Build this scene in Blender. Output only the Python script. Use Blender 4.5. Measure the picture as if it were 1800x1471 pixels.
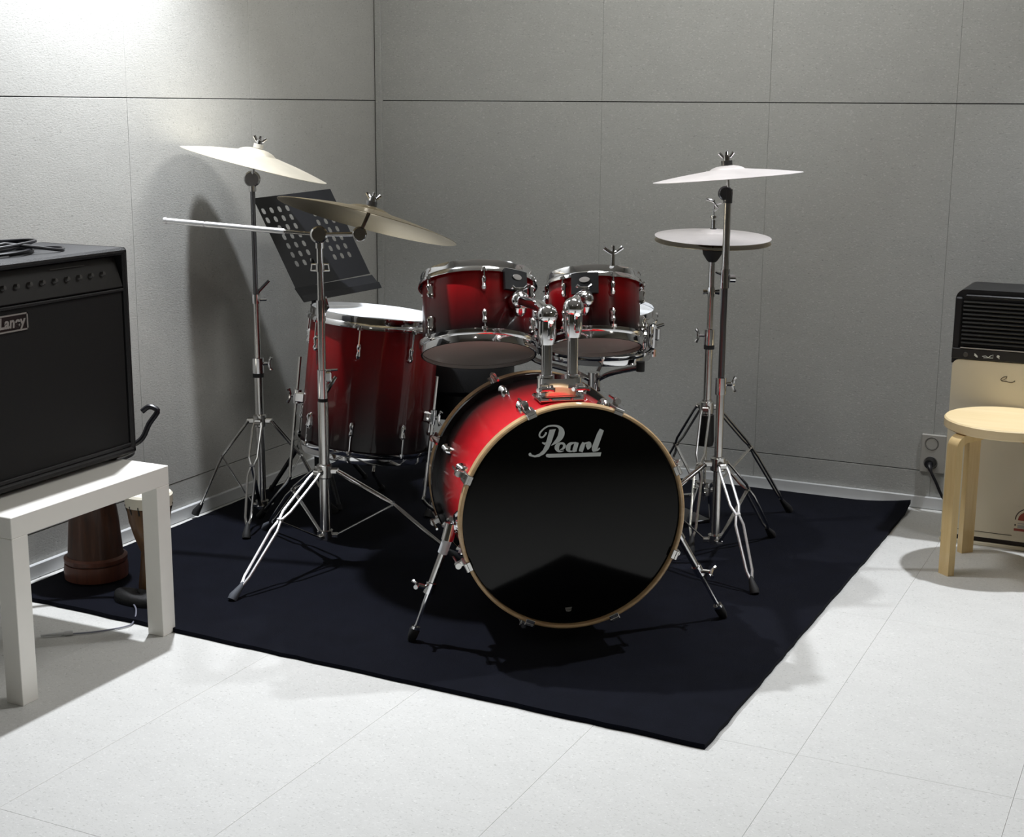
import bpy, math, random
from mathutils import Vector, Matrix
random.seed(7)
V = Vector
PI = math.pi
for o in list(bpy.data.objects):
    bpy.data.objects.remove(o)
S = bpy.context.scene
COL = S.collection

# ------------------------------------------------------------------ camera
camd = bpy.data.cameras.new('camera')
cam = bpy.data.objects.new('camera', camd)
COL.objects.link(cam)
S.camera = cam
camd.sensor_fit = 'HORIZONTAL'
camd.sensor_width = 36.0
camd.lens = 2550.47 / 1800 * 36
camd.clip_start = 0.05
YAW, PITCH, ROLL, CH = 0.4485, 0.2128, 0.0067, 1.3618
fw = V((-math.sin(YAW) * math.cos(PITCH), math.cos(YAW) * math.cos(PITCH), -math.sin(PITCH)))
r0 = V((math.cos(YAW), math.sin(YAW), 0))
u0 = r0.cross(fw)
rr = r0 * math.cos(ROLL) + u0 * math.sin(ROLL)
uu = u0 * math.cos(ROLL) - r0 * math.sin(ROLL)
cm = Matrix((rr, uu, -fw)).transposed().to_4x4()
cm.translation = V((0, 0, CH))
cam.matrix_world = cm
CAMP = V((0, 0, CH))

# ------------------------------------------------------------------ world, lights, exposure
S.view_settings.view_transform = 'Standard'
S.view_settings.look = 'None'
S.view_settings.gamma = 1
S.view_settings.use_curve_mapping = False
S.view_settings.exposure = 0.0
w = bpy.data.worlds.new('world')
S.world = w
w.use_nodes = True
w.node_tree.nodes['Background'].inputs[0].default_value = (0.9, 0.95, 1, 1)
w.node_tree.nodes['Background'].inputs[1].default_value = 0.05


def spot(name, loc, target, power, angle=110, blend=0.6, radius=0.04, col=(1, 1, 1)):
    d = bpy.data.lights.new(name, 'SPOT')
    d.energy = power
    d.spot_size = math.radians(angle)
    d.spot_blend = blend
    d.shadow_soft_size = radius
    d.color = col
    o = bpy.data.objects.new(name, d)
    COL.objects.link(o)
    o.location = loc
    o.rotation_euler = (V(target) - V(loc)).to_track_quat('-Z', 'Y').to_euler()
    return o


COOL = (0.92, 0.95, 1.0)
WARM = (1.0, 0.95, 0.86)
spot('ceiling_or_fill_spot', (-2.74, 3.43, 2.60), (-2.58, 2.95, 0), 335, 108, 0.9, 0.035, COOL)
spot('ceiling_or_fill_spot', (-0.24, 4.68, 2.60), (-0.40, 3.6, 0), 235, 86, 0.9, 0.035, COOL)
spot('ceiling_or_fill_spot', (-1.45, 3.75, 2.60), (-1.45, 4.1, 0), 105, 170, 0.4, 0.45, (1, .985, .95))  # added soft fill, evens out the back wall; no actual fixture
spot('ceiling_or_fill_spot', (-0.6, 0.2, 2.60), (-0.9, 1.2, 0), 9, 110, 0.9, 0.05, WARM)  # added weak fill from behind the camera, not a lamp of the room
spot('ceiling_or_fill_spot', (1.6, 2.4, 2.60), (0.0, 2.4, 0.3), 30, 100, 0.9, 0.05, WARM)  # added warm fill from the right, lifts the table's front faces


# ------------------------------------------------------------------ materials
def nt(name):
    m = bpy.data.materials.new(name)
    m.use_nodes = True
    t = m.node_tree
    b = t.nodes['Principled BSDF']
    return m, t, b


def N(t, kind, **kw):
    n = t.nodes.new(kind)
    for k, v in kw.items():
        if k.startswith('i_'):
            n.inputs[k[2:].replace('_', ' ')].default_value = v
        else:
            setattr(n, k, v)
    return n


def c4(c):
    return (c[0], c[1], c[2], 1)


def srgb(r, g, b):
    f = lambda x: (x / 255 / 12.92) if x / 255 <= 0.04045 else ((x / 255 + 0.055) / 1.055) ** 2.4
    return (f(r), f(g), f(b))


def simple(name, col, rough=0.5, metal=0.0, coat=0.0, spec=0.5, var=0.06, vscale=30, bump=0.0, bscale=200, sheen=0.0):
    m, t, b = nt(name)
    tc = N(t, 'ShaderNodeTexCoord')
    no = N(t, 'ShaderNodeTexNoise', i_Scale=vscale, i_Detail=4.0)
    t.links.new(tc.outputs['Object'], no.inputs['Vector'])
    mr = N(t, 'ShaderNodeMapRange')
    mr.inputs['To Min'].default_value = 1 - var
    mr.inputs['To Max'].default_value = 1 + var
    t.links.new(no.outputs['Fac'], mr.inputs['Value'])
    mx = N(t, 'ShaderNodeVectorMath', operation='SCALE')
    mx.inputs[0].default_value = col
    t.links.new(mr.outputs[0], mx.inputs['Scale'])
    t.links.new(mx.outputs[0], b.inputs['Base Color'])
    b.inputs['Roughness'].default_value = rough
    b.inputs['Metallic'].default_value = metal
    b.inputs['Coat Weight'].default_value = coat
    b.inputs['Coat Roughness'].default_value = 0.06
    b.inputs['Specular IOR Level'].default_value = spec
    if sheen:
        b.inputs['Sheen Weight'].default_value = sheen
        b.inputs['Sheen Roughness'].default_value = 0.4
    if bump:
        n2 = N(t, 'ShaderNodeTexNoise', i_Scale=bscale, i_Detail=3.0)
        t.links.new(tc.outputs['Object'], n2.inputs['Vector'])
        bp = N(t, 'ShaderNodeBump', i_Strength=bump, i_Distance=0.002)
        t.links.new(n2.outputs['Fac'], bp.inputs['Height'])
        t.links.new(bp.outputs[0], b.inputs['Normal'])
    return m


def speckle(name, col, dark, light, rough, scale=1.0, stretch=(1, 1, 1), amt=0.5, bump=0.25, spec=0.5):
    """pressed fibre board / marbled linoleum: cloudy base, fine dark and light flecks"""
    m, t, b = nt(name)
    tc = N(t, 'ShaderNodeTexCoord')
    mp = N(t, 'ShaderNodeMapping')
    mp.inputs['Scale'].default_value = stretch
    t.links.new(tc.outputs['Object'], mp.inputs['Vector'])
    warp = N(t, 'ShaderNodeTexNoise', i_Scale=60 * scale, i_Detail=2.0)
    t.links.new(mp.outputs[0], warp.inputs['Vector'])
    add = N(t, 'ShaderNodeVectorMath', operation='MULTIPLY_ADD')
    add.inputs[1].default_value = (0.012, 0.012, 0.012)
    t.links.new(warp.outputs['Color'], add.inputs[0])
    t.links.new(mp.outputs[0], add.inputs[2])
    cl = N(t, 'ShaderNodeTexNoise', i_Scale=6 * scale, i_Detail=6.0, i_Roughness=0.7)
    t.links.new(mp.outputs[0], cl.inputs['Vector'])
    fi = N(t, 'ShaderNodeTexNoise', i_Scale=110 * scale, i_Detail=3.0, i_Roughness=0.7)
    t.links.new(add.outputs[0], fi.inputs['Vector'])
    # dark flecks
    rd = N(t, 'ShaderNodeMapRange')
    rd.inputs['From Min'].default_value = 0.30
    rd.inputs['From Max'].default_value = 0.42
    rd.inputs['To Min'].default_value = amt
    rd.inputs['To Max'].default_value = 0
    t.links.new(fi.outputs['Fac'], rd.inputs['Value'])
    fi2 = N(t, 'ShaderNodeTexNoise', i_Scale=130 * scale, i_Detail=2.0)
    t.links.new(mp.outputs[0], fi2.inputs['Vector'])
    rl = N(t, 'ShaderNodeMapRange')
    rl.inputs['From Min'].default_value = 0.60
    rl.inputs['From Max'].default_value = 0.72
    rl.inputs['To Max'].default_value = amt * 0.8
    t.links.new(fi2.outputs['Fac'], rl.inputs['Value'])
    m0 = N(t, 'ShaderNodeMapRange')
    m0.inputs['To Min'].default_value = 0.90
    m0.inputs['To Max'].default_value = 1.10
    t.links.new(cl.outputs['Fac'], m0.inputs['Value'])
    sc = N(t, 'ShaderNodeVectorMath', operation='SCALE')
    sc.inputs[0].default_value = col
    t.links.new(m0.outputs[0], sc.inputs['Scale'])
    x1 = N(t, 'ShaderNodeMix', data_type='RGBA')
    x1.inputs[7].default_value = c4(dark)
    t.links.new(rd.outputs[0], x1.inputs[0])
    t.links.new(sc.outputs[0], x1.inputs[6])
    x2 = N(t, 'ShaderNodeMix', data_type='RGBA')
    x2.inputs[7].default_value = c4(light)
    t.links.new(rl.outputs[0], x2.inputs[0])
    t.links.new(x1.outputs[2], x2.inputs[6])
    t.links.new(x2.outputs[2], b.inputs['Base Color'])
    b.inputs['Roughness'].default_value = rough
    b.inputs['Specular IOR Level'].default_value = spec
    bp = N(t, 'ShaderNodeBump', i_Strength=bump, i_Distance=0.0015)
    t.links.new(fi.outputs['Fac'], bp.inputs['Height'])
    t.links.new(bp.outputs[0], b.inputs['Normal'])
    return m


def ramp_mat(name, stops, axis=2, lo=0.0, hi=1.0, rough=0.3, coat=0.4):
    """lacquer whose pigment fades along the object's own axis"""
    m, t, b = nt(name)
    tc = N(t, 'ShaderNodeTexCoord')
    sp = N(t, 'ShaderNodeSeparateXYZ')
    t.links.new(tc.outputs['Object'], sp.inputs[0])
    no = N(t, 'ShaderNodeTexNoise', i_Scale=5.0, i_Detail=3.0)
    t.links.new(tc.outputs['Object'], no.inputs['Vector'])
    mr = N(t, 'ShaderNodeMapRange')
    mr.inputs['From Min'].default_value = lo
    mr.inputs['From Max'].default_value = hi
    t.links.new(sp.outputs[axis], mr.inputs['Value'])
    ad = N(t, 'ShaderNodeMath', operation='MULTIPLY_ADD')
    ad.inputs[1].default_value = 0.16
    t.links.new(no.outputs['Fac'], ad.inputs[0])
    t.links.new(mr.outputs[0], ad.inputs[2])
    cr = N(t, 'ShaderNodeValToRGB')
    e = cr.color_ramp.elements
    while len(e) > 1:
        e.remove(e[-1])
    e[0].position = stops[0][0]
    e[0].color = c4(stops[0][1])
    for p, c in stops[1:]:
        q = e.new(p)
        q.color = c4(c)
    t.links.new(ad.outputs[0], cr.inputs[0])
    gr = N(t, 'ShaderNodeTexNoise', i_Scale=60.0, i_Detail=4.0)
    mp = N(t, 'ShaderNodeMapping')
    mp.inputs['Scale'].default_value = (1, 1, 0.15)
    t.links.new(tc.outputs['Object'], mp.inputs[0])
    t.links.new(mp.outputs[0], gr.inputs['Vector'])
    m2 = N(t, 'ShaderNodeMapRange')
    m2.inputs['To Min'].default_value = 0.8
    m2.inputs['To Max'].default_value = 1.2
    t.links.new(gr.outputs['Fac'], m2.inputs['Value'])
    sc = N(t, 'ShaderNodeVectorMath', operation='SCALE')
    t.links.new(cr.outputs[0], sc.inputs[0])
    t.links.new(m2.outputs[0], sc.inputs['Scale'])
    t.links.new(sc.outputs[0], b.inputs['Base Color'])
    b.inputs['Roughness'].default_value = rough
    b.inputs['Specular IOR Level'].default_value = 0.25
    b.inputs['Coat Weight'].default_value = coat
    b.inputs['Coat Roughness'].default_value = 0.05
    return m


def wood(name, col, col2, scale=1.0, rough=0.45, axis=2, coat=0.2):
    m, t, b = nt(name)
    tc = N(t, 'ShaderNodeTexCoord')
    mp = N(t, 'ShaderNodeMapping')
    s = [18 * scale, 18 * scale, 18 * scale]
    s[axis] = 1.6 * scale
    mp.inputs['Scale'].default_value = s
    t.links.new(tc.outputs['Object'], mp.inputs[0])
    no = N(t, 'ShaderNodeTexNoise', i_Scale=3.0, i_Detail=6.0, i_Roughness=0.65)
    t.links.new(mp.outputs[0], no.inputs['Vector'])
    cr = N(t, 'ShaderNodeValToRGB')
    cr.color_ramp.elements[0].position = 0.3
    cr.color_ramp.elements[0].color = c4(col2)
    cr.color_ramp.elements[1].position = 0.7
    cr.color_ramp.elements[1].color = c4(col)
    t.links.new(no.outputs['Fac'], cr.inputs[0])
    t.links.new(cr.outputs[0], b.inputs['Base Color'])
    b.inputs['Roughness'].default_value = rough
    b.inputs['Coat Weight'].default_value = coat
    return m


def cymbal_mat(name, col, rough, metal=1.0):
    m, t, b = nt(name)
    tc = N(t, 'ShaderNodeTexCoord')
    le = N(t, 'ShaderNodeVectorMath', operation='LENGTH')
    t.links.new(tc.outputs['Object'], le.inputs[0])
    wv = N(t, 'ShaderNodeTexNoise', i_Scale=240.0, i_Detail=3.0)
    wv.noise_dimensions = '1D'
    t.links.new(le.outputs['Value'], wv.inputs['W'])
    no = N(t, 'ShaderNodeTexNoise', i_Scale=9.0, i_Detail=4.0)
    t.links.new(tc.outputs['Object'], no.inputs['Vector'])
    m1 = N(t, 'ShaderNodeMapRange')
    m1.inputs['To Min'].default_value = 0.75
    m1.inputs['To Max'].default_value = 1.15
    t.links.new(no.outputs['Fac'], m1.inputs['Value'])
    sc = N(t, 'ShaderNodeVectorMath', operation='SCALE')
    sc.inputs[0].default_value = col
    t.links.new(m1.outputs[0], sc.inputs['Scale'])
    t.links.new(sc.outputs[0], b.inputs['Base Color'])
    b.inputs['Metallic'].default_value = metal
    b.inputs['Roughness'].default_value = rough
    bp = N(t, 'ShaderNodeBump', i_Strength=0.35, i_Distance=0.0006)
    t.links.new(wv.outputs['Fac'], bp.inputs['Height'])
    t.links.new(bp.outputs[0], b.inputs['Normal'])
    return m


M = {}
M['wall'] = speckle('wall_board', srgb(184, 184, 180), srgb(115, 115, 112), srgb(215, 215, 212), 0.85, 1.0, (1, 1, 2.2), 0.5, 0.4, 0.3)
M['wall_back'] = speckle('wall_board_back', srgb(172, 173, 170), srgb(115, 115, 112), srgb(215, 215, 212), 0.85, 1.0, (1, 1, 2.2), 0.5, 0.4, 0.3)
M['floor'] = speckle('floor_linoleum', srgb(205, 205, 202), srgb(120, 120, 114), srgb(240, 240, 238), 0.55, 1.15, (1, 1.5, 1), 0.45, 0.15, 0.4)
M['joint'] = simple('dark_joint', srgb(60, 60, 58), 0.9)
M['joint_soft'] = simple('grey_joint', srgb(165, 165, 160), 0.9)
M['base'] = simple('baseboard_paint', srgb(205, 207, 208), 0.4, var=0.03)
M['ceiling'] = simple('ceiling_paint', srgb(175, 172, 166), 0.9, var=0.03)
M['wall_far'] = simple('far_wall_paint', srgb(150, 143, 130), 0.9, var=0.05)
M['rug'] = simple('rug_pile', srgb(13, 15, 24), 0.97, spec=0.08, var=0.35, vscale=14, bump=1.0, bscale=600, sheen=0.03)
M['chrome'] = simple('chrome', (0.82, 0.82, 0.83), 0.09, metal=1, var=0.02)
M['chrome_dull'] = simple('worn_chrome', (0.66, 0.65, 0.63), 0.2, metal=1, var=0.12, vscale=40)
M['chrome_lit'] = simple('lit_chrome', (0.95, 0.95, 0.97), 0.38, metal=1, var=0.03)  # paler, rougher chrome for lit parts: the strong light is in the colour
M['steel_dark'] = simple('dark_steel', (0.16, 0.16, 0.165), 0.3, metal=1, var=0.1)
M['black_rub'] = simple('black_rubber', srgb(26, 26, 27), 0.7)
M['grey_rub'] = simple('grey_rubber', srgb(80, 84, 92), 0.7)
M['black_plastic'] = simple('black_plastic', srgb(12, 12, 14), 0.4, var=0.05)
M['black_metal'] = simple('black_painted_metal', srgb(24, 25, 29), 0.45, var=0.05, bump=0.1, bscale=300)
M['black_gloss'] = simple('black_gloss_film', srgb(10, 10, 9), 0.08, spec=0.22, var=0.02)
M['head_white'] = simple('white_coated_skin', srgb(222, 226, 230), 0.35, var=0.02)
M['head_clear'] = simple('clear_film_skin', srgb(215, 200, 190), 0.25, spec=0.6, var=0.06, vscale=8)
M['tom_red'] = ramp_mat('red_fade_lacquer', [(0.0, srgb(12, 6, 7)), (0.28, srgb(26, 4, 6)), (0.55, srgb(92, 5, 10)), (0.8, srgb(142, 9, 15)), (1.0, srgb(130, 8, 13))], 2, 0.0, 0.23)
M['floor_red'] = ramp_mat('red_fade_lacquer_deep', [(0.0, srgb(8, 5, 6)), (0.25, srgb(18, 4, 6)), (0.55, srgb(80, 4, 8)), (0.8, srgb(122, 5, 11)), (1.0, srgb(122, 5, 11))], 2, 0.0, 0.45)
M['bass_red'] = ramp_mat('red_fade_lacquer_bass', [(0.0, srgb(10, 8, 9)), (0.25, srgb(24, 10, 12)), (0.5, srgb(120, 8, 16)), (0.75, srgb(190, 18, 30)), (1.0, srgb(215, 28, 42))], 2, -0.46, -0.03)
M['hoop_wood'] = wood('maple_hoop', srgb(216, 184, 138), srgb(184, 148, 104), 1.0, 0.3, 0, 0.5)
M['hoop_inner'] = simple('hoop_lacquer_edge', srgb(60, 45, 34), 0.4)
M['hoop_black'] = simple('black_hoop_lacquer', srgb(22, 20, 21), 0.18, coat=0.6)
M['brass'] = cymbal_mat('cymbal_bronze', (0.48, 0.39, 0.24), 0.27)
M['brass_pale'] = cymbal_mat('cymbal_pale_bronze', (0.96, 0.90, 0.76), 0.5)
M['brass_grey'] = cymbal_mat('cymbal_grey_bronze', (0.84, 0.80, 0.80), 0.45, 0.5)
M['print_white'] = simple('pale_print', srgb(205, 210, 208), 0.5, var=0.02)
M['print_dark'] = simple('dark_print', srgb(70, 62, 50), 0.6)
M['print_red'] = simple('red_print', srgb(150, 66, 52), 0.6)
M['white_table'] = simple('white_lacquer_board', srgb(245, 243, 236), 0.35, var=0.02)
M['tolex'] = simple('black_vinyl_covering', srgb(16, 17, 20), 0.55, var=0.1, bump=0.6, bscale=500)
M['grille'] = simple('black_grille_cloth', srgb(8, 8, 9), 0.8, var=0.15, vscale=120, bump=0.4, bscale=900)
M['panel_dark'] = simple('dark_control_panel', srgb(26, 25, 25), 0.4)
M['knob_grey'] = simple('grey_knob', srgb(66, 64, 62), 0.4)
M['plaque'] = simple('silver_plaque', srgb(150, 146, 142), 0.45, var=0.06)
M['cable_blk'] = simple('black_cable', srgb(22, 22, 28), 0.35)
M['cable_grey'] = simple('grey_cable', srgb(120, 122, 135), 0.4)
M['dj_dark'] = wood('dark_drum_wood', srgb(82, 46, 24), srgb(48, 26, 14), 1.0, 0.5)
M['dj_ring'] = wood('reddish_drum_wood', srgb(112, 62, 42), srgb(78, 42, 28), 1.0, 0.5)
M['dj_light'] = wood('warm_drum_wood', srgb(120, 84, 44), srgb(78, 50, 26), 1.0, 0.5)
M['skin'] = simple('goat_skin', srgb(232, 226, 208), 0.6, var=0.05)
M['birch'] = wood('birch', srgb(226, 200, 148), srgb(208, 178, 122), 0.7, 0.4)
M['birch_seat'] = wood('birch_seat', srgb(238, 218, 176), srgb(228, 204, 156), 0.5, 0.4, 0)
M['cream'] = simple('cream_plastic', srgb(214, 206, 184), 0.45, var=0.02)
M['cream_dark'] = simple('shadow_gap_brown', srgb(30, 18, 14), 0.6)
M['outlet'] = simple('outlet_plastic', srgb(168, 166, 160), 0.5, var=0.02)
M['outlet_hole'] = simple('outlet_socket_grey', srgb(110, 108, 103), 0.6)
M['vinyl_black'] = simple('black_seat_vinyl', srgb(16, 16, 18), 0.5, bump=0.3, bscale=200)
M['clearplast'] = simple('pale_plug_plastic', srgb(200, 202, 204), 0.3)


# ------------------------------------------------------------------ mesh building
class MB:
    def __init__(s, T=None):
        s.v, s.f, s.T = [], [], T

    def add(s, vs, fs):
        n = len(s.v)
        for p in vs:
            p = V(p)
            s.v.append(s.T @ p if s.T else p)
        s.f += [tuple(i + n for i in f) for f in fs]
        return s

    def box(s, c, d, R=None, bev=0.0):
        x, y, z = d[0] / 2, d[1] / 2, d[2] / 2
        if bev <= 0:
            vs = [(a * x, b * y, e * z) for a in (-1, 1) for b in (-1, 1) for e in (-1, 1)]
            fs = [(0, 1, 3, 2), (4, 6, 7, 5), (0, 4, 5, 1), (2, 3, 7, 6), (0, 2, 6, 4), (1, 5, 7, 3)]
        else:
            vs, idx = [], {}
            for a in (-1, 1):
                for b in (-1, 1):
                    for e in (-1, 1):
                        for k in range(3):
                            q = [a * x, b * y, e * z]
                            for j in range(3):
                                if j != k:
                                    q[j] -= (a, b, e)[j] * bev
                            idx[(a, b, e, k)] = len(vs)
                            vs.append(q)
            fs = []
            I = idx
            for k in range(3):
                for sg in (-1, 1):
                    o = [j for j in range(3) if j != k]
                    lp = []
                    for (p, q) in ((-1, -1), (1, -1), (1, 1), (-1, 1)):
                        t = [0, 0, 0]
                        t[k] = sg
                        t[o[0]] = p
                        t[o[1]] = q
                        lp.append(I[(t[0], t[1], t[2], k)])
                    fs.append(tuple(lp))
            for k in range(3):  # edges along axis k
                o = [j for j in range(3) if j != k]
                for p in (-1, 1):
                    for q in (-1, 1):
                        def g(sg, kk):
                            t = [0, 0, 0]
                            t[k] = sg
                            t[o[0]] = p
                            t[o[1]] = q
                            return I[(t[0], t[1], t[2], kk)]
                        fs.append((g(-1, o[0]), g(1, o[0]), g(1, o[1]), g(-1, o[1])))
            for a in (-1, 1):
                for b in (-1, 1):
                    for e in (-1, 1):
                        fs.append(tuple(I[(a, b, e, k)] for k in range(3)))
        R = R or Matrix.Identity(3)
        c = V(c)
        return s.add([c + R @ V(q) for q in vs], fs)

    def lathe(s, prof, n=48, mat=None, close=False, a0=0.0, a1=2 * PI):
        full = abs(a1 - a0 - 2 * PI) < 1e-6
        cols = n if full else n + 1
        vs = []
        for i in range(cols):
            a = a0 + (a1 - a0) * i / n
            for (r, z) in prof:
                q = V((r * math.cos(a), r * math.sin(a), z))
                vs.append(mat @ q if mat else q)
        m = len(prof)
        fs = []
        for i in range(n if full else n):
            j = (i + 1) % cols
            for k in range(m if close else m - 1):
                l = (k + 1) % m
                fs.append((i * m + k, j * m + k, j * m + l, i * m + l))
        return s.add(vs, fs)

    def tube(s, pts, rad, seg=10, cap=True, closed=False, flat=None):
        pts = [V(p) for p in pts]
        n = len(pts)
        rads = rad if isinstance(rad, (list, tuple)) else [rad] * n
        vs, fs = [], []
        up = None
        for i, p in enumerate(pts):
            if closed:
                t = (pts[(i + 1) % n] - pts[i - 1])
            else:
                t = (pts[min(i + 1, n - 1)] - pts[max(i - 1, 0)])
            t.normalize()
            if up is None:
                up = t.orthogonal().normalized()
                if flat is not None:
                    up = V(flat)
            up = (up - t * up.dot(t))
            if up.length < 1e-5:
                up = t.orthogonal()
            up.normalize()
            sd = t.cross(up)
            for k in range(seg):
                a = 2 * PI * k / seg
                vs.append(p + (up * math.cos(a) + sd * math.sin(a)) * rads[i])
        rng = n if closed else n - 1
        for i in range(rng):
            j = (i + 1) % n
            for k in range(seg):
                l = (k + 1) % seg
                fs.append((i * seg + k, j * seg + k, j * seg + l, i * seg + l))
        if cap and not closed:
            fs.append(tuple(range(seg)))
            fs.append(tuple((n - 1) * seg + k for k in reversed(range(seg))))
        return s.add(vs, fs)

    def sphere(s, c, r, n=14, sc=(1, 1, 1), R=None):
        c = V(c)
        R = R or Matrix.Identity(3)
        vs = [c + R @ V((0, 0, r * sc[2]))]
        m = n // 2
        for i in range(1, m):
            a = PI * i / m
            for k in range(n):
                b = 2 * PI * k / n
                vs.append(c + R @ V((r * sc[0] * math.sin(a) * math.cos(b), r * sc[1] * math.sin(a) * math.sin(b), r * sc[2] * math.cos(a))))
        vs.append(c + R @ V((0, 0, -r * sc[2])))
        fs = []
        for k in range(n):
            fs.append((0, 1 + k, 1 + (k + 1) % n))
            fs.append((len(vs) - 1, 1 + (m - 2) * n + (k + 1) % n, 1 + (m - 2) * n + k))
        for i in range(m - 2):
            for k in range(n):
                l = (k + 1) % n
                fs.append((1 + i * n + k, 1 + (i + 1) * n + k, 1 + (i + 1) * n + l, 1 + i * n + l))
        return s.add(vs, fs)

    def prism(s, poly, d, org, ax, ay, az):
        """2-D polygon extruded by d along az"""
        org, ax, ay, az = V(org), V(ax), V(ay), V(az)
        n = len(poly)
        vs = [org + ax * p[0] + ay * p[1] for p in poly] + [org + ax * p[0] + ay * p[1] + az * d for p in poly]
        fs = [tuple(reversed(range(n))), tuple(range(n, 2 * n))]
        for i in range(n):
            j = (i + 1) % n
            fs.append((i, j, n + j, n + i))
        return s.add(vs, fs)

    def mesh(s, name, smooth=True, off=None, ang=35):
        me = bpy.data.meshes.new(name)
        off = V(off) if off is not None else V((0, 0, 0))
        me.from_pydata([tuple(p - off) for p in s.v], [], s.f)
        me.validate()
        import bmesh
        b = bmesh.new()
        b.from_mesh(me)
        bmesh.ops.recalc_face_normals(b, faces=b.faces)
        b.to_mesh(me)
        b.free()
        if smooth:
            me.shade_smooth()
            me.set_sharp_from_angle(angle=math.radians(ang))
        return me


def link(name, me, mat, parent=None, loc=None, mtx=None):
    if mat is not None and not me.materials:
        me.materials.append(mat)
    o = bpy.data.objects.new(name, me)
    COL.objects.link(o)
    if parent:
        o.parent = parent
    if mtx is not None:
        o.matrix_local = mtx
    elif loc is not None:
        o.location = loc
    return o


ROOT = {}


def root_inv(parent):
    while parent.parent:
        parent = parent.parent
    return ROOT[parent.name].inverted()


def part(name, mb, mat, parent, smooth=True, world=True, label=None, ang=35):
    """world=True: vertices were written in room coordinates; the parent tree is only translated"""
    me = mb.mesh(name, smooth, None, ang)
    if world:
        me.transform(root_inv(parent))
    o = link(name, me, mat, parent)
    if label:
        o['label'] = label
    return o


def thing(name, label, cat, loc=(0, 0, 0), mtx=None, group=None):
    o = bpy.data.objects.new(name, None)
    o.empty_display_size = 0.05
    COL.objects.link(o)
    if mtx is not None:
        o.matrix_world = mtx
        ROOT[o.name] = mtx.copy()
    else:
        o.location = loc
        ROOT[o.name] = Matrix.Translation(loc)
    o['label'] = label
    o['category'] = cat
    if group:
        o['group'] = group
    return o


def solo(name, mb, mat, label, cat, loc, group=None, smooth=True):
    o = link(name, mb.mesh(name, smooth, loc), mat, None, loc)
    o['label'] = label
    o['category'] = cat
    if group:
        o['group'] = group
    return o


def structure(name, mb, mat, loc=(0, 0, 0), smooth=False):
    o = link(name, mb.mesh(name, smooth, loc), mat, None, loc)
    o['kind'] = 'structure'
    return o


def frame(org, z, x=None):
    z = V(z).normalized()
    x = V(x) if x is not None else z.orthogonal()
    x = (x - z * x.dot(z)).normalized()
    y = z.cross(x)
    m = Matrix((x, y, z)).transposed().to_4x4()
    m.translation = V(org)
    return m


def smoothpath(pts, k=6, closed=False):
    pts = [V(p) for p in pts]
    n = len(pts)
    out = []
    for i in range(n if closed else n - 1):
        p0 = pts[(i - 1) % n] if closed else pts[max(i - 1, 0)]
        p1, p2 = pts[i], pts[(i + 1) % n]
        p3 = pts[(i + 2) % n] if closed else pts[min(i + 2, n - 1)]
        for j in range(k):
            t = j / k
            out.append(0.5 * ((2 * p1) + (p2 - p0) * t + (2 * p0 - 5 * p1 + 4 * p2 - p3) * t * t + (3 * p1 - p0 - 3 * p2 + p3) * t ** 3))
    if not closed:
        out.append(pts[-1])
    return out


# ------------------------------------------------------------------ room shell
XL, YB, ZC = -3.017, 5.016, 2.64
XR, YF = 2.6, -2.2
PT = 0.009


def panel_wall(name, along, fixed, sgn, seams, zrows, mat, lo, hi):
    """backing wall with separate boards; along 'x' or 'y'"""
    b = MB()
    th = 0.10
    c = fixed - sgn * (th / 2 + PT)
    mid, ln = (lo + hi) / 2, hi - lo
    if along == 'x':
        b.box((mid, c, ZC / 2), (ln, th, ZC))
    else:
        b.box((c, mid, ZC / 2), (th, ln, ZC))
    wl = structure(name, b, M['joint'], (mid, c, 0) if along == 'x' else (c, mid, 0))
    meshes = {}
    for (z0, z1) in zrows:
        for a0, a1 in zip(seams[:-1], seams[1:]):
            key = (round(a1 - a0, 3), round(z1 - z0, 3))
            if key not in meshes:
                L, H = a1 - a0 - (0.0006 if along == 'x' else 0.0011), z1 - z0 - 0.0030
                mb = MB()
                mb.box((0, 0, 0), (L, PT, H) if along == 'x' else (PT, L, H), bev=0.0006)
                me = mb.mesh('panel', False)
                me.materials.append(mat)
                meshes[key] = me
            p = bpy.data.objects.new('panel', meshes[key])
            COL.objects.link(p)
            p.parent = wl
            am, zm = (a0 + a1) / 2, (z0 + z1) / 2
            j = random.uniform(-0.0006, 0.0006)
            f = fixed - sgn * (PT / 2) + j - (c)
            p.location = (am - mid, f, zm) if along == 'x' else (f, am - mid, zm)
    return wl


rows = [(0.0, 0.1318), (0.1318, 1.3754), (1.3754, 2.6190)]
xs = [XL + 0.03, -2.0589, -1.4325, -0.8038, -0.177, 0.45, 1.077, 1.704, 2.331, XR]
ys = [YF, -1.53, -0.895, -0.26, 0.375, 1.01, 1.645, 2.28, 2.918, 3.5555, 4.19, YB]
panel_wall('wall_left', 'y', XL, 1, ys, rows, M['wall'], YF, YB + 0.11)
panel_wall('wall_back', 'x', YB, -1, xs, rows, M['wall_back'], XL - 0.0, XR)
b = MB().box((XR + 0.05, (YF + YB) / 2, ZC / 2), (0.1, YB - YF, ZC))
structure('wall_right', b, M['wall_far'], (XR + 0.05, (YF + YB) / 2, 0))
b = MB().box(((XL + XR) / 2, YF - 0.05, ZC / 2), (XR - XL + 0.2, 0.1, ZC))
structure('wall_front', b, M['wall_far'], ((XL + XR) / 2, YF - 0.05, 0))
b = MB().box(((XL + XR) / 2, (YF + YB) / 2, ZC + 0.05), (XR - XL + 0.24, YB - YF + 0.24, 0.1))
structure('ceiling', b, M['ceiling'], ((XL + XR) / 2, (YF + YB) / 2, ZC))
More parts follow.
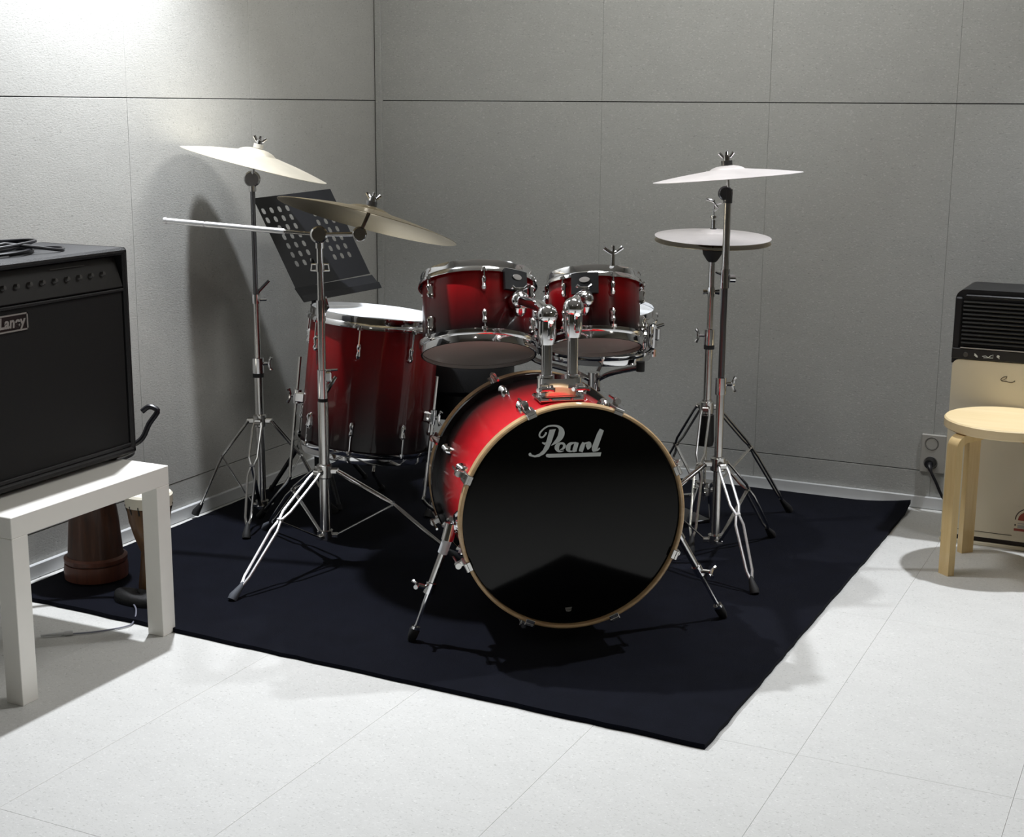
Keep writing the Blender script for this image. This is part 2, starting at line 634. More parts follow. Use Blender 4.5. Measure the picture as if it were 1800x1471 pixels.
# corner strip
b = MB().box((XL + 0.019, YB - 0.004, ZC / 2), (0.026, 0.016, ZC - 0.002), bev=0.001)
structure('trim_1', b, M['wall_back'], (XL + 0.019, YB, 0))
# baseboards
b = MB().box((XL + 0.008, (YF + YB) / 2, 0.022), (0.014, YB - YF - 0.002, 0.042), bev=0.002)
structure('baseboard_left', b, M['base'], (XL + 0.008, (YF + YB) / 2, 0))
b = MB().box(((XL + XR) / 2 + 0.01, YB - 0.008, 0.022), (XR - XL - 0.03, 0.014, 0.042), bev=0.002)
structure('baseboard_back', b, M['base'], ((XL + XR) / 2, YB - 0.008, 0))
# floor: slab with separate sheets, fine joints
b = MB().box(((XL + XR) / 2, (YF + YB) / 2, -0.056), (XR - XL + 0.24, YB - YF + 0.24, 0.1))
fl = structure('floor', b, M['joint_soft'], ((XL + XR) / 2, (YF + YB) / 2, 0))
fx = [XL - 0.0, -2.50, -2.05, -1.60, -1.15, -0.70, -0.255, 0.19, 0.64, 1.09, 1.54, 1.99, XR]
fy = [YF, -0.87, 0.06, 0.99, 1.935, 2.88, 3.82, YB]
tm = {}
for a0, a1 in zip(fx[:-1], fx[1:]):
    for c0, c1 in zip(fy[:-1], fy[1:]):
        k = (round(a1 - a0, 3), round(c1 - c0, 3))
        if k not in tm:
            me = MB().box((0, 0, 0), (k[0] - 0.0005, k[1] - 0.0005, 0.006), bev=0.0003).mesh('tile', False)
            me.materials.append(M['floor'])
            tm[k] = me
        p = bpy.data.objects.new('tile', tm[k])
        COL.objects.link(p)
        p.parent = fl
        p.location = ((a0 + a1) / 2 - fl.location.x, (c0 + c1) / 2 - fl.location.y, -0.003)

# ------------------------------------------------------------------ rug
FL, FR, BR, BL = V((-2.955, 2.888, 0)), V((-0.884, 2.815, 0)), V((-0.858, 4.975, 0)), V((-2.975, 4.975, 0))
nx = ny = 44
RT = 0.013


def rugz(u, v):
    d = math.hypot((1 - u) * 2.1, (1 - v) * 2.1)
    z = RT - 0.0012 + 0.0010 * math.sin(u * 9 + v * 4) * math.cos(v * 7)
    if d < 0.22:
        z += 0.022 * (1 - d / 0.22) ** 2
    return z


vs, fs = [], []
for i in range(nx + 1):
    for j in range(ny + 1):
        u, v = i / nx, j / ny
        p = (FL * (1 - u) + FR * u) * (1 - v) + (BL * (1 - u) + BR * u) * v
        if i in (0, nx) or j in (0, ny):
            p = p + V((random.uniform(-.002, .002), random.uniform(-.002, .002), 0))
        z = rugz(u, v)
        vs.append((p.x, p.y, z))
K = len(vs)
vs += [(x, y, max(0.0005, z - RT)) for (x, y, z) in vs]
for i in range(nx):
    for j in range(ny):
        a = i * (ny + 1) + j
        q = (a, a + ny + 1, a + ny + 2, a + 1)
        fs.append(q)
        fs.append(tuple(K + t for t in reversed(q)))
for i in range(nx):
    for j in (0, ny):
        a, c = i * (ny + 1) + j, (i + 1) * (ny + 1) + j
        fs.append((a, c, K + c, K + a))
for j in range(ny):
    for i in (0, nx):
        a = i * (ny + 1) + j
        fs.append((a, a + 1, K + a + 1, K + a))
rg = MB().add(vs, fs)
solo('rug', rg, M['rug'], 'large square black-navy rug under the whole drum kit, far corner curled up', 'rug', (-1.92, 3.9, 0))
RZ = RT  # things on the rug stand at this height


# ------------------------------------------------------------------ drum hardware
def lug_mesh(L=0.052, W=0.018, D=0.018):
    """teardrop bridge lug, z up along the shell, x outwards"""
    mb = MB()
    prof = [(-.5, .25), (-.42, .75), (-.25, 1.0), (0, .72), (.25, 1.0), (.42, .8), (.5, .4)]
    n = 10
    vs, fs = [], []
    for (t, s_) in prof:
        for k in range(n):
            a = PI * k / (n - 1)
            vs.append((math.sin(a) * D * s_ + 0.0, math.cos(a) * W / 2 * s_, t * L))
    for i in range(len(prof) - 1):
        for k in range(n - 1):
            fs.append((i * n + k, i * n + k + 1, (i + 1) * n + k + 1, (i + 1) * n + k))
    fs.append(tuple(range(n)))
    fs.append(tuple((len(prof) - 1) * n + k for k in range(n)))
    mb.add(vs, fs)
    mb.sphere((D * 0.75, 0, L * 0.28), 0.005, 8)
    return mb.mesh('lug')


def hoop_mesh(R, H, up=1, ears=6, a0=0.0, wall=0.0025):
    """triple flanged steel hoop: z=0 is the free lip, body goes down (up=1) or up (-1)"""
    s_ = -up
    mb = MB()
    prof = [(R - 0.010, 0), (R - 0.006, 0), (R - 0.0045, s_ * 0.006), (R - 0.0045, s_ * H * 0.55), (R, s_ * H * 0.72), (R + 0.001, s_ * H),
            (R - 0.002, s_ * H), (R - 0.007, s_ * H * 0.74), (R - 0.0075, s_ * 0.006)]
    mb.lathe(prof, 72, close=True)
    for i in range(ears):
        a = a0 + 2 * PI * i / ears
        e = V((math.cos(a), math.sin(a), 0))
        mb.lathe([(0.0, s_ * (H - 0.004)), (0.0085, s_ * (H - 0.004)), (0.0085, s_ * (H + 0.003)), (0, s_ * (H + 0.003))], 10,
                 Matrix.Translation(e * (R + 0.001)))
    return mb.mesh('hoop')


def disc_head(R, z, dome=0.0, n=64):
    mb = MB()
    prof = [(R, z - 0.004), (R, z), (R - 0.006, z + 0.0015), (R * 0.6, z + 0.0015 + dome), (0.0001, z + 0.0015 + dome)]
    mb.lathe(prof, n)
    return mb


def rod_mesh(L, R0=0.0026):
    mb = MB()
    mb.tube([(0, 0, 0), (0, 0, L)], R0, 8)
    mb.box((0, 0, L + 0.004), (0.008, 0.008, 0.009), bev=0.001)
    mb.lathe([(0.0, L - 0.003), (0.0075, L - 0.003), (0.0075, L - 0.0005), (0, L - 0.0005)], 10)
    return mb.mesh('tension_rod')


def make_drum(name, label, cat, org, axis, xdir, R, H, shellmat, nl, hoopH, batter, reso, group=None, lugH=None, a0=0.0, shell_smooth=True, hoopmat='chrome'):
    """org = centre of the lower lip; axis towards the batter side"""
    mt = frame(org, axis, xdir)
    t = thing(name, label, cat, mtx=mt, group=group)
    sh = R - 0.011
    z0, z1 = hoopH * 0.62, H - hoopH * 0.62
    mb = MB().lathe([(sh - 0.006, z0), (sh, z0), (sh, z1), (sh - 0.006, z1)], 96, close=True)
    part('shell', mb, shellmat, t, world=False)
    if batter:
        part('batter_head', disc_head(R - 0.008, H - 0.011), batter, t, world=False)
    rs = MB()
    rs.lathe([(R - 0.008, 0.015), (R - 0.008, 0.011), (R - 0.014, 0.0095), (0.0001, 0.0095)], 64)
    part('resonant_head', rs, reso, t, world=False)
    for up, zz in ((1, H), (-1, 0)):
        link('hoop', hoop_mesh(R, hoopH, up, nl, a0), M[hoopmat], t, loc=(0, 0, zz))
    lm = lug_mesh(.044 if H < .3 else .052)
    lm.materials.append(M['chrome'])
    rl = (H * 0.5 - hoopH) * 0.62
    lz_top = H - hoopH - rl * 0.98
    lz_bot = hoopH + rl * 0.98
    if lugH:
        lz_top, lz_bot = H - lugH, lugH
    rtop = rod_mesh(H - hoopH + 0.002 - lz_top)
    rtop.materials.append(M['chrome'])
    for i in range(nl):
        a = a0 + 2 * PI * i / nl
        rot = Matrix.Rotation(a, 4, 'Z')
        for sgn, lz in ((1, lz_top), (-1, lz_bot)):
            m1 = rot @ Matrix.Translation((sh - 0.001, 0, lz))
            if sgn < 0:
                m1 = m1 @ Matrix.Rotation(PI, 4, 'X')
            link('lug', lm, None, t, mtx=m1)
            m2 = rot @ Matrix.Translation((R + 0.001, 0, lz))
            if sgn < 0:
                m2 = m2 @ Matrix.Rotation(PI, 4, 'X')
            link('tension_rod', rtop, None, t, mtx=m2)
    return t, mt


def wing(mb, c, ax, L=0.022, r=0.005, up=(0, 0, 1)):
    """wing bolt: stem along ax, two ears along up"""
    c, ax, up = V(c), V(ax).normalized(), V(up).normalized()
    mb.tube([c, c + ax * L], r, 8)
    e = c + ax * (L + 0.002)
    mb.tube([e - up * 0.022 + ax * 0.008, e - up * 0.012 + ax * 0.002, e, e + up * 0.012 + ax * 0.002, e + up * 0.022 + ax * 0.008], [0.006, 0.004, 0.006, 0.004, 0.006], 8)
    return mb


# ------------------------------------------------------------------ bass drum
BN = V((0.616, -0.788, 0)).normalized()     # the way its front faces
BM = V((0.788, 0.616, 0)).normalized()
BC = V((-1.368, 3.202, 0.357))
BR_ = 0.290
BD = 0.477
bt = frame(BC, BN, BM)                       # x right, y up, z to the front
bass = thing('bass_drum', 'large red fading to black bass drum with black front head and script logo', 'drum', mtx=bt)
sh = 0.272
part('shell', MB().lathe([(sh - .008, -.024), (sh, -.024), (sh, -BD + .024), (sh - .008, -BD + .024)], 128, close=True), M['bass_red'], bass, world=False)
hp = [(BR_ - .003, 0), (BR_, -.003), (BR_, -.026), (BR_ - .003, -.029), (sh - .002, -.029), (sh - .002, -.021), (BR_ - .0105, -.019), (BR_ - .0085, -.002), (BR_ - .0065, 0)]
part('front_hoop', MB().lathe(hp, 128, close=True), M['hoop_wood'], bass, world=False, label='pale wooden front hoop')
hp2 = [(r, -BD - z * 1.5) for (r, z) in hp]
rh = part('rear_hoop', MB().lathe(hp2, 128, close=True), M['hoop_black'], bass, world=False, label='black rear hoop with pale wooden inlay')
part('inlay', MB().lathe([(BR_ - .002, -BD + .036), (BR_ + .0012, -BD + .036), (BR_ + .0012, -BD + .008), (BR_ - .002, -BD + .008)], 128, close=True), M['hoop_wood'], rh, world=False)
fh = part('front_head', MB().lathe([(BR_ - .009, -.0185), (BR_ - .011, -.0115), (BR_ - .018, -.010), (0.0001, -.010)], 96), M['black_gloss'], bass, world=False, label='glossy black front head')
part('rear_head', MB().lathe([(BR_ - .014, -BD + .012), (0.0001, -BD + .012)], 64), M['head_white'], bass, world=False)


def lg(X, Y):
    return (-0.114 + X * 0.2023 / 1800, 0.2498 - Y * 0.1147 / 1029 - 0.0083 * X / 1800)


def ribbon(mb, pts, z):
    cs = smoothpath([(p[0], p[1], p[2]) for p in pts], 6)
    L, Rr = [], []
    for i, c in enumerate(cs):
        t = cs[min(i + 1, len(cs) - 1)] - cs[max(i - 1, 0)]
        n = V((-t.y, t.x, 0)).normalized()
        wd = max(c.z, 6) / 2
        L.append(lg(c.x + n.x * wd, c.y + n.y * wd))
        Rr.append(lg(c.x - n.x * wd, c.y - n.y * wd))
    vs = [(p[0], p[1], z) for p in L] + [(p[0], p[1], z) for p in Rr]
    n = len(L)
    mb.add(vs, [(i, i + 1, n + i + 1, n + i) for i in range(n - 1)])


lo = MB()
zz = -.0093
stem = [(455, 190), (595, 175), (550, 320), (500, 480), (440, 620), (340, 740), (230, 800), (130, 815), (0, 780), (-12, 735), (20, 705), (45, 715), (60, 750), (130, 770), (230, 730), (310, 650), (360, 540), (400, 400)]
lo.add([(*lg(*p), zz) for p in stem], [tuple(range(len(stem)))])
sf = [(285, 492), (300, 468), (345, 482), (385, 470), (350, 535)]
lo.add([(*lg(*p), zz + .00004) for p in sf], [tuple(range(len(sf)))])
ribbon(lo, [(378, 245, 40), (368, 285, 40), (320, 345, 36), (265, 360, 40), (230, 320, 38), (250, 250, 38), (330, 165, 36), (430, 110, 36), (560, 98, 40), (660, 125, 60), (715, 190, 110), (725, 270, 142), (700, 350, 130), (650, 420, 105), (590, 475, 70), (500, 545, 12)], zz + .00008)
ribbon(lo, [(700, 640, 20), (760, 620, 46), (795, 560, 62), (770, 505, 55), (700, 500, 50), (645, 540, 90), (625, 600, 105), (660, 668, 60), (730, 680, 30), (780, 665, 14)], zz + .00012)
ribbon(lo, [(1000, 490, 40), (930, 510, 70), (885, 570, 105), (885, 640, 100), (930, 680, 40), (1000, 670, 30)], zz + .00016)
ribbon(lo, [(940, 490, 36), (1010, 487, 34), (1060, 490, 36)], zz + .00018)
ribbon(lo, [(1075, 475, 90), (1052, 560, 96), (1030, 640, 96), (1040, 692, 80)], zz + .0002)
ribbon(lo, [(1235, 478, 70), (1205, 560, 100), (1180, 640, 100), (1165, 690, 90)], zz + .00024)
ribbon(lo, [(1240, 510, 50), (1300, 490, 40), (1352, 500, 90), (1345, 560, 130), (1335, 610, 70), (1325, 640, 20)], zz + .00028)
ribbon(lo, [(1640, 185, 100), (1590, 300, 125), (1530, 470, 130), (1485, 600, 130), (1475, 660, 100), (1480, 690, 40)], zz + .00032)
ribbon(lo, [(1480, 672, 40), (1550, 650, 40), (1600, 605, 30)], zz + .00036)
ul = [(375, 770), (400, 738), (1640, 705), (1620, 795), (450, 822), (392, 808)]
lo.add([(*lg(*p), zz) for p in ul], [tuple(range(len(ul)))])
part('logo', lo, M['print_white'], fh, world=False, smooth=False, label='pale script lettering')
bg = MB()
bg.prism([(-.009, .004), (.009, .0045), (.007, -.0005), (-.008, -.001)], .0004, (-.0075, -.240, -.0096), (1, 0, 0), (0, 1, 0), (0, 0, 1))
bg.prism([(-.008, -.0015), (.008, -.0015), (.006, -.006), (0, -.0075), (-.006, -.006)], .0004, (-.0075, -.240, -.0096), (1, 0, 0), (0, 1, 0), (0, 0, 1))
part('badge', bg, M['outlet_hole'], fh, world=False, smooth=False)

# claws, rods, lugs
cl = MB()
cl.box((.003, 0, -.020), (.009, .026, .050), bev=.002)
cl.box((-.003, 0, .0018), (.014, .024, .0036), bev=.0012)
cl.box((.012, 0, -.046), (.026, .016, .009), bev=.002)
cl.tube([(.019, 0, -.052), (.019, 0, -.034)], .008, 10)
claw_me = cl.mesh('claw')
claw_me.materials.append(M['chrome_dull'])
bl_ = lug_mesh(.056, .026, .024)
bl_.materials.append(M['chrome'])
br_ = MB().tube([(0, 0, 0), (0, 0, .066)], .0032, 8).mesh('tension_rod')
br_.materials.append(M['chrome'])
for i in range(8):
    a = math.radians(22.5 + 45 * i)
    for sgn in (1, -1):
        fl_ = Matrix.Rotation(a, 4, 'Z')
        if sgn < 0:
            fl_ = fl_ @ Matrix.Translation((0, 0, -BD)) @ Matrix.Rotation(PI, 4, 'X')
        cw = link('claw', claw_me, None, bass, mtx=fl_ @ Matrix.Translation((BR_, 0, 0)))
        link('tension_rod', br_, None, cw, mtx=Matrix.Translation((.019, 0, -.112)))
        link('lug', bl_, None, bass, mtx=fl_ @ Matrix.Translation((sh - .001, 0, -.130)) @ Matrix.Rotation(PI, 4, 'X'))
# white clamp shoe on the rim at the left
sp_parts = []


def bl2w(x, y, z):
    return bt @ V((x, y, z))


for sgn in (-1, 1):
    ang = math.radians(185) if sgn < 0 else math.radians(-5)
    q0 = V((math.cos(ang) * (sh + .012), math.sin(ang) * (sh + .012), -.118))
    foot_w = V((-1.762, 3.070, RZ)) if sgn < 0 else V((-1.092, 3.600, RZ))
    foot = bt.inverted() @ foot_w
    q0 = V((sgn * (sh + .016), -.045, -.122))
    mb = MB()
    mb.lathe([(0, -.006), (.030, -.006), (.030, .004), (.022, .012), (0, .014)], 20, frame(V((sgn * (sh - .004), -.03, -.122)), (sgn, 0, 0)))
    mb.tube([q0 + V((0, .012, 0)), q0 - V((0, .03, 0)) + V((sgn * .012, 0, .004))], .016, 14)
    sp = part('spur_bracket', mb, M['chrome'], bass, world=False)
    wb = MB()
    wing(wb, q0 + V((0, .016, .006)), V((sgn * .3, .5, .6)), .014, .005, (0, .3, .9))
    part('wing_bolt', wb, M['chrome'], sp, world=False)
    d = (foot - q0)
    mid = q0 + d * .53
    up = MB().tube([q0, q0 + d * .22], .0125, 14)
    tb = MB().tube([q0 + d * .20, mid], .0095, 12)
    tip = MB().tube([mid - d * .02, q0 + d * .93], .0055, 10)
    dn = d.normalized()
    spur = part('spur_leg', tb, M['chrome_dull'], bass, world=False)
    part('sleeve', up, M['clearplast'] if sgn < 0 else M['chrome'], spur, world=False)
    part('rod', tip, M['chrome'], spur, world=False)
    cb = MB()
    cb.tube([mid - dn * .016, mid + dn * .014], .0135, 14)
    out = V((sgn, 0, 0)) - dn * dn.dot(V((sgn, 0, 0)))
    out.normalize()
    if sgn > 0:
        out = V((.8, 0, .5))
    wing(cb, mid + out * .008, out, .024, .006, dn.cross(out))
    part('clamp', cb, M['chrome'], spur, world=False)
    rb = MB().tube([q0 + d * .885, q0 + d * .90, q0 + d * .965, q0 + d * 1.0], [.011, .0135, .0125, .009], 14)
    part('rubber_foot', rb, M['black_rub'], spur, world=False)
    fr = MB().tube([q0 + d * .87, q0 + d * .915], .0122, 14)
    part('ferrule', fr, M['chrome'], spur, world=False)

# tom mount block on top of the shell
MTZ = -.165
mb = MB()
mb.box((0, sh + .003, MTZ), (.126, .010, .090), bev=.004)
stad = [(.030 + .029 * math.cos(a * PI / 10 - PI / 2), .029 * math.sin(a * PI / 10 - PI / 2)) for a in range(11)] + [(-.030 + .029 * math.cos(a * PI / 10 + PI / 2), .029 * math.sin(a * PI / 10 + PI / 2)) for a in range(11)]
mb.prism([(p[0] * 1.08, p[1] * 1.1) for p in stad], .006, (0, sh + .006, MTZ), (1, 0, 0), (0, 0, 1), (0, 1, 0))
mb.prism(stad, .044, (0, sh + .012, MTZ), (1, 0, 0), (0, 0, 1), (0, 1, 0))
for sx in (-.034, .034):
    mb.lathe([(0, 0), (.020, 0), (.020, .008), (.016, .010), (0, .010)], 24, frame((sx, sh + .054, MTZ), (0, 1, 0)))
mnt = part('tom_mount', mb, M['chrome'], bass, world=False)
for sx in (-.046, .046):
    wb = MB()
    wb.box((sx, sh + .032, MTZ + .026), (.022, .022, .012), bev=.003)
    wing(wb, (sx, sh + .032, MTZ + .028), (0, 0, 1), .010, .004, (1, 0, 0))
    part('wing_bolt', wb, M['chrome'], mnt, world=False)

# ------------------------------------------------------------------ toms


def tilt_axis(az, t):
    return V((math.sin(az) * math.sin(t), math.cos(az) * math.sin(t), math.cos(t)))


def camdir(org, axis):
    d = CAMP - V(org)
    axis = V(axis).normalized()
    return (d - axis * d.dot(axis)).normalized()


def badge_bracket(t, R, H, ang, arm_z=0.13):
    """black suspension plate with oval badge and chrome clamp, at local angle ang"""
    rot = Matrix.Rotation(ang, 4, 'Z')
    mb = MB(rot)
    n = 9
    wdt = .036
    vs = []
    for i in range(n):
        f = (i / (n - 1) - .5) * 2
        a = f * wdt / R
        for (rr_, z) in ((R - .003, H - .026), (R + .010, H - .026), (R + .012, H - .085), (R - .001, H - .085)):
            vs.append((rr_ * math.cos(a), rr_ * math.sin(a), z))
    fs = []
    for i in range(n - 1):
        for k in range(4):
            l = (k + 1) % 4
            fs.append((i * 4 + k, (i + 1) * 4 + k, (i + 1) * 4 + l, i * 4 + l))
    fs.append((0, 1, 2, 3))
    fs.append(tuple((n - 1) * 4 + k for k in (3, 2, 1, 0)))
    mb.add(vs, fs)
    pl = part('mount_plate', mb, M['black_plastic'], t, world=False)
    ob = MB(rot)
    ob.lathe([(0.0001, .0022), (.0115, .0018), (.012, 0)], 24, Matrix.Translation((R + .0115, 0, H - .047)) @ Matrix.Rotation(PI / 2, 4, 'Y') @ Matrix.Diagonal((.65, 1.25, 1, 1)))
    part('badge', ob, M['plaque'], pl, world=False, label='oval silver badge')
    return rot


gtom = 'rack toms mounted above the bass drum'
LT_O, LT_A = V((-1.815, 3.556, .678)), tilt_axis(-.512, .42)
cd = camdir(LT_O, LT_A)
tomL, mL = make_drum('tom_drum', 'wider left rack tom, red over black, its mount at the right side', 'drum', LT_O, LT_A, cd, .167, .229, M['tom_red'], 6, .034, M['head_white'], M['head_clear'], gtom, lugH=.068, a0=math.radians(-54))
badge_bracket(tomL, .167, .229, math.radians(37))
RT_O, RT_A = V((-1.552, 3.765, .690)), tilt_axis(-.48, .37)
cd = camdir(RT_O, RT_A)
tomR, mR = make_drum('tom_drum', 'narrower right rack tom, red over black, in front of the snare drum', 'drum', RT_O, RT_A, cd, .1405, .208, M['tom_red'], 6, .034, M['head_white'], M['head_clear'], gtom, lugH=.066, a0=math.radians(22))
badge_bracket(tomR, .1405, .208, math.radians(-10))

# tom arms: post in the mount block, ball joint, short arm to the clamp on the tom
for (post_x, mt_, R_, ang, nm) in ((-.034, mL, .167, 37, 'left chrome tom arm holding the wider rack tom'), (.034, mR, .1405, -10, 'right chrome tom arm holding the narrower rack tom')):
    base = bt @ V((post_x, sh + .058, MTZ))
    topz = .845 if post_x < 0 else .862
    top = V((base.x, base.y, topz))
    zc = (.229 - .115) if post_x < 0 else (.208 - .105)
    a = math.radians(ang)
    clamp = mt_ @ V(((R_ + .020) * math.cos(a), (R_ + .020) * math.sin(a), zc))
    surf = mt_ @ V(((R_ - .004) * math.cos(a), (R_ - .004) * math.sin(a), zc))
    t = part('tom_arm', MB().tube([base, top - V((0, 0, .05))], .0140, 16), M['chrome'], bass, label=nm)
    kb = MB()
    kb.tube([top - V((0, 0, .075)), top - V((0, 0, .055)), top - V((0, 0, .02)), top], [.018, .023, .023, .019], 16)
    kb.sphere(top, .027, 16)
    jt = part('joint', kb, M['chrome'], t)
    wb = MB()
    s_ = -1 if post_x < 0 else 1
    wing(wb, top - V((0, 0, .035)) + BN * .012, BN, .018, .006, (0, 0, 1))
    part('wing_bolt', wb, M['chrome'], t)
    ab = MB().tube(smoothpath([top, top + (clamp - top) * .25 + V((0, 0, .012)), top + (clamp - top) * .6 + V((0, 0, .008)), clamp], 5), .0155, 14)
    part('arm', ab, M['chrome'], t)
    cb = MB()
    cb.sphere(clamp, .029, 16, (1, 1, .9))
    cb.tube([clamp, surf], .020, 14)
    dn_ = -V((0, 0, 1))
    cb.tube([clamp + dn_ * .012, clamp + dn_ * .030, clamp + dn_ * .042], [.020, .018, .010], 14)
    ck = part('clamp', cb, M['chrome'], t)
    wb = MB()
    wing(wb, clamp + V((0, 0, .010)), (0, 0, 1), .018, .005, BM)
    part('wing_bolt', wb, M['chrome'], t)

_k = mR @ (Matrix.Rotation(math.radians(22), 4, 'Z') @ V((.1415, 0, .208)))
mb = MB().tube([_k + V((0, 0, -.004)), _k + V((0, 0, .030))], [.0075, .0055], 10)
mb.tube([_k + V((0, 0, .046)) - BM * .026, _k + V((0, 0, .034)) - BM * .010, _k + V((0, 0, .030)), _k + V((0, 0, .034)) + BM * .010, _k + V((0, 0, .046)) + BM * .026], [.006, .0045, .006, .0045, .006], 8)
mb.tube([_k + V((0, 0, .03)), _k + V((0, 0, .052))], .005, 8)
solo('drum_key', mb, M['chrome'], 'small chrome winged drum key standing on the right rack tom rim', 'key', tuple(_k))
# ------------------------------------------------------------------ floor tom
FT_O = V((-2.388, 3.868, .275))
FT_A = tilt_axis(.765, .112)
cd = camdir(FT_O, FT_A)
ftom, mF = make_drum('floor_tom', 'big red fading to black floor tom on chrome legs with white head', 'drum', FT_O, FT_A, cd, .215, .452, M['floor_red'], 8, .036, M['head_white'], M['head_clear'], lugH=.105, a0=math.radians(-12))
for ang, fw_, top_z in ((-98, (-2.775, 3.83, RZ), .42), (62, (-2.10, 3.98, RZ), .43), (170, (-2.60, 4.33, RZ), .40)):
    a = math.radians(ang)
    Rb = .205
    br0 = V((Rb * math.cos(a), Rb * math.sin(a), .15))
    mb = MB()
    o1 = V((math.cos(a), math.sin(a), 0))
    mb.box(br0 + o1 * .014, (.034, .030, .034), Matrix.Rotation(a, 3, 'Z'), bev=.005)
    mb.tube([br0 + o1 * .024 + V((0, 0, -.02)), br0 + o1 * .024 + V((0, 0, .024))], .013, 12)
    bk = part('leg_bracket', mb, M['chrome'], ftom, world=False)
    wb = MB()
    wing(wb, br0 + o1 * .030, o1, .014, .005, (0, 0, 1))
    part('wing_bolt', wb, M['chrome'], bk, world=False)
    inv = mF.inverted()
    foot = inv @ V(fw_)
    up_ = br0 + o1 * .026 + V((0, 0, .13))
    low = br0 + o1 * .026 + V((0, 0, -.27))
    lg_ = MB().tube(smoothpath([up_, br0 + o1 * .026, low + V((0, 0, .04)), low, low + (foot - low) * .35, low + (foot - low) * .96], 5), .0055, 10)
    lo_ = part('leg', lg_, M['chrome_dull'], ftom, world=False)
    rb = MB().tube([low + (foot - low) * .80, foot + V((0, 0, .004))], [.010, .012], 12)
    part('rubber_foot', rb, M['black_rub'], lo_, world=False)

# ------------------------------------------------------------------ snare drum and its stand
SN_O = V((-1.700, 4.120, .612))
SN_A = tilt_axis(2.4, .07)
cd = camdir(SN_O, SN_A)
snare, mS = make_drum('snare_drum', 'shiny chrome snare drum with white head behind the right rack tom', 'drum', SN_O, SN_A, cd, .187, .148, M['chrome'], 8, .030, M['head_white'], M['head_clear'], a0=math.radians(8))
rot = Matrix.Rotation(math.radians(68), 4, 'Z')
mb = MB(rot)
mb.box((.190, 0, .075), (.020, .030, .075), bev=.004)
mb.box((.204, 0, .085), (.016, .022, .040), bev=.004)
mb.tube([(.204, -.02, .110), (.216, .012, .112)], .005, 8)
mb.tube([(.196, 0, .035), (.196, 0, .012)], .006, 8)
part('throw_off', mb, M['chrome'], snare, world=False)
st = thing('snare_stand', 'chrome snare stand with black tipped basket arms under the snare drum', 'stand', (-1.70, 4.12, RZ))
c0 = V((-1.700, 4.120, .52))
part('pole', MB().tube([(-1.70, 4.12, .10), (-1.70, 4.12, .36)], .0145, 14).tube([(-1.70, 4.12, .36), c0], .0105, 12), M['chrome_dull'], st)
mb = MB().tube([c0 + V((0, 0, -.03)), c0 + V((0, 0, .03))], .020, 14)
wing(mb, c0, (.7, -.7, 0), .03, .006)
part('hub', mb, M['chrome'], st)
for k in range(3):
    a = math.radians(-25 + 120 * k)
    e = V((math.cos(a), math.sin(a), 0))
    zt = .605 - .012 * e.dot(V((.67, -.74, 0)))
    ar = part('basket_arm', MB().tube(smoothpath([c0, c0 + e * .07 + V((0, 0, .035)), c0 + e * .17 + V((0, 0, .065)), V((c0.x, c0.y, 0)) + e * .205 + V((0, 0, zt))], 5), .0085, 12), M['chrome'], st)
    tp = V((c0.x, c0.y, 0)) + e * .205
    rb = MB().tube([tp + V((0, 0, zt - .012)), tp + V((0, 0, zt + .018))], .013, 12)
    part('rubber_tip', rb, M['black_rub'], ar)
for k in range(3):
    a = math.radians(20 + 120 * k)
    e = V((math.cos(a), math.sin(a), 0))
    p0 = V((-1.70, 4.12, .30))
    ft = V((-1.70, 4.12, 0)) + e * .27 + V((0, 0, RZ + .008))
    lgp = part('leg', MB().tube([p0, p0 + (ft - p0) * .5, ft + V((0, 0, .01))], .007, 10), M['chrome_dull'], st)
    part('rubber_foot', MB().tube([ft + (p0 - ft) * .08, ft], [.011, .011], 10), M['black_rub'], lgp)
    part('brace', MB().tube([V((-1.70, 4.12, .11)), p0 + (ft - p0) * .5], .005, 8), M['chrome_dull'], st)


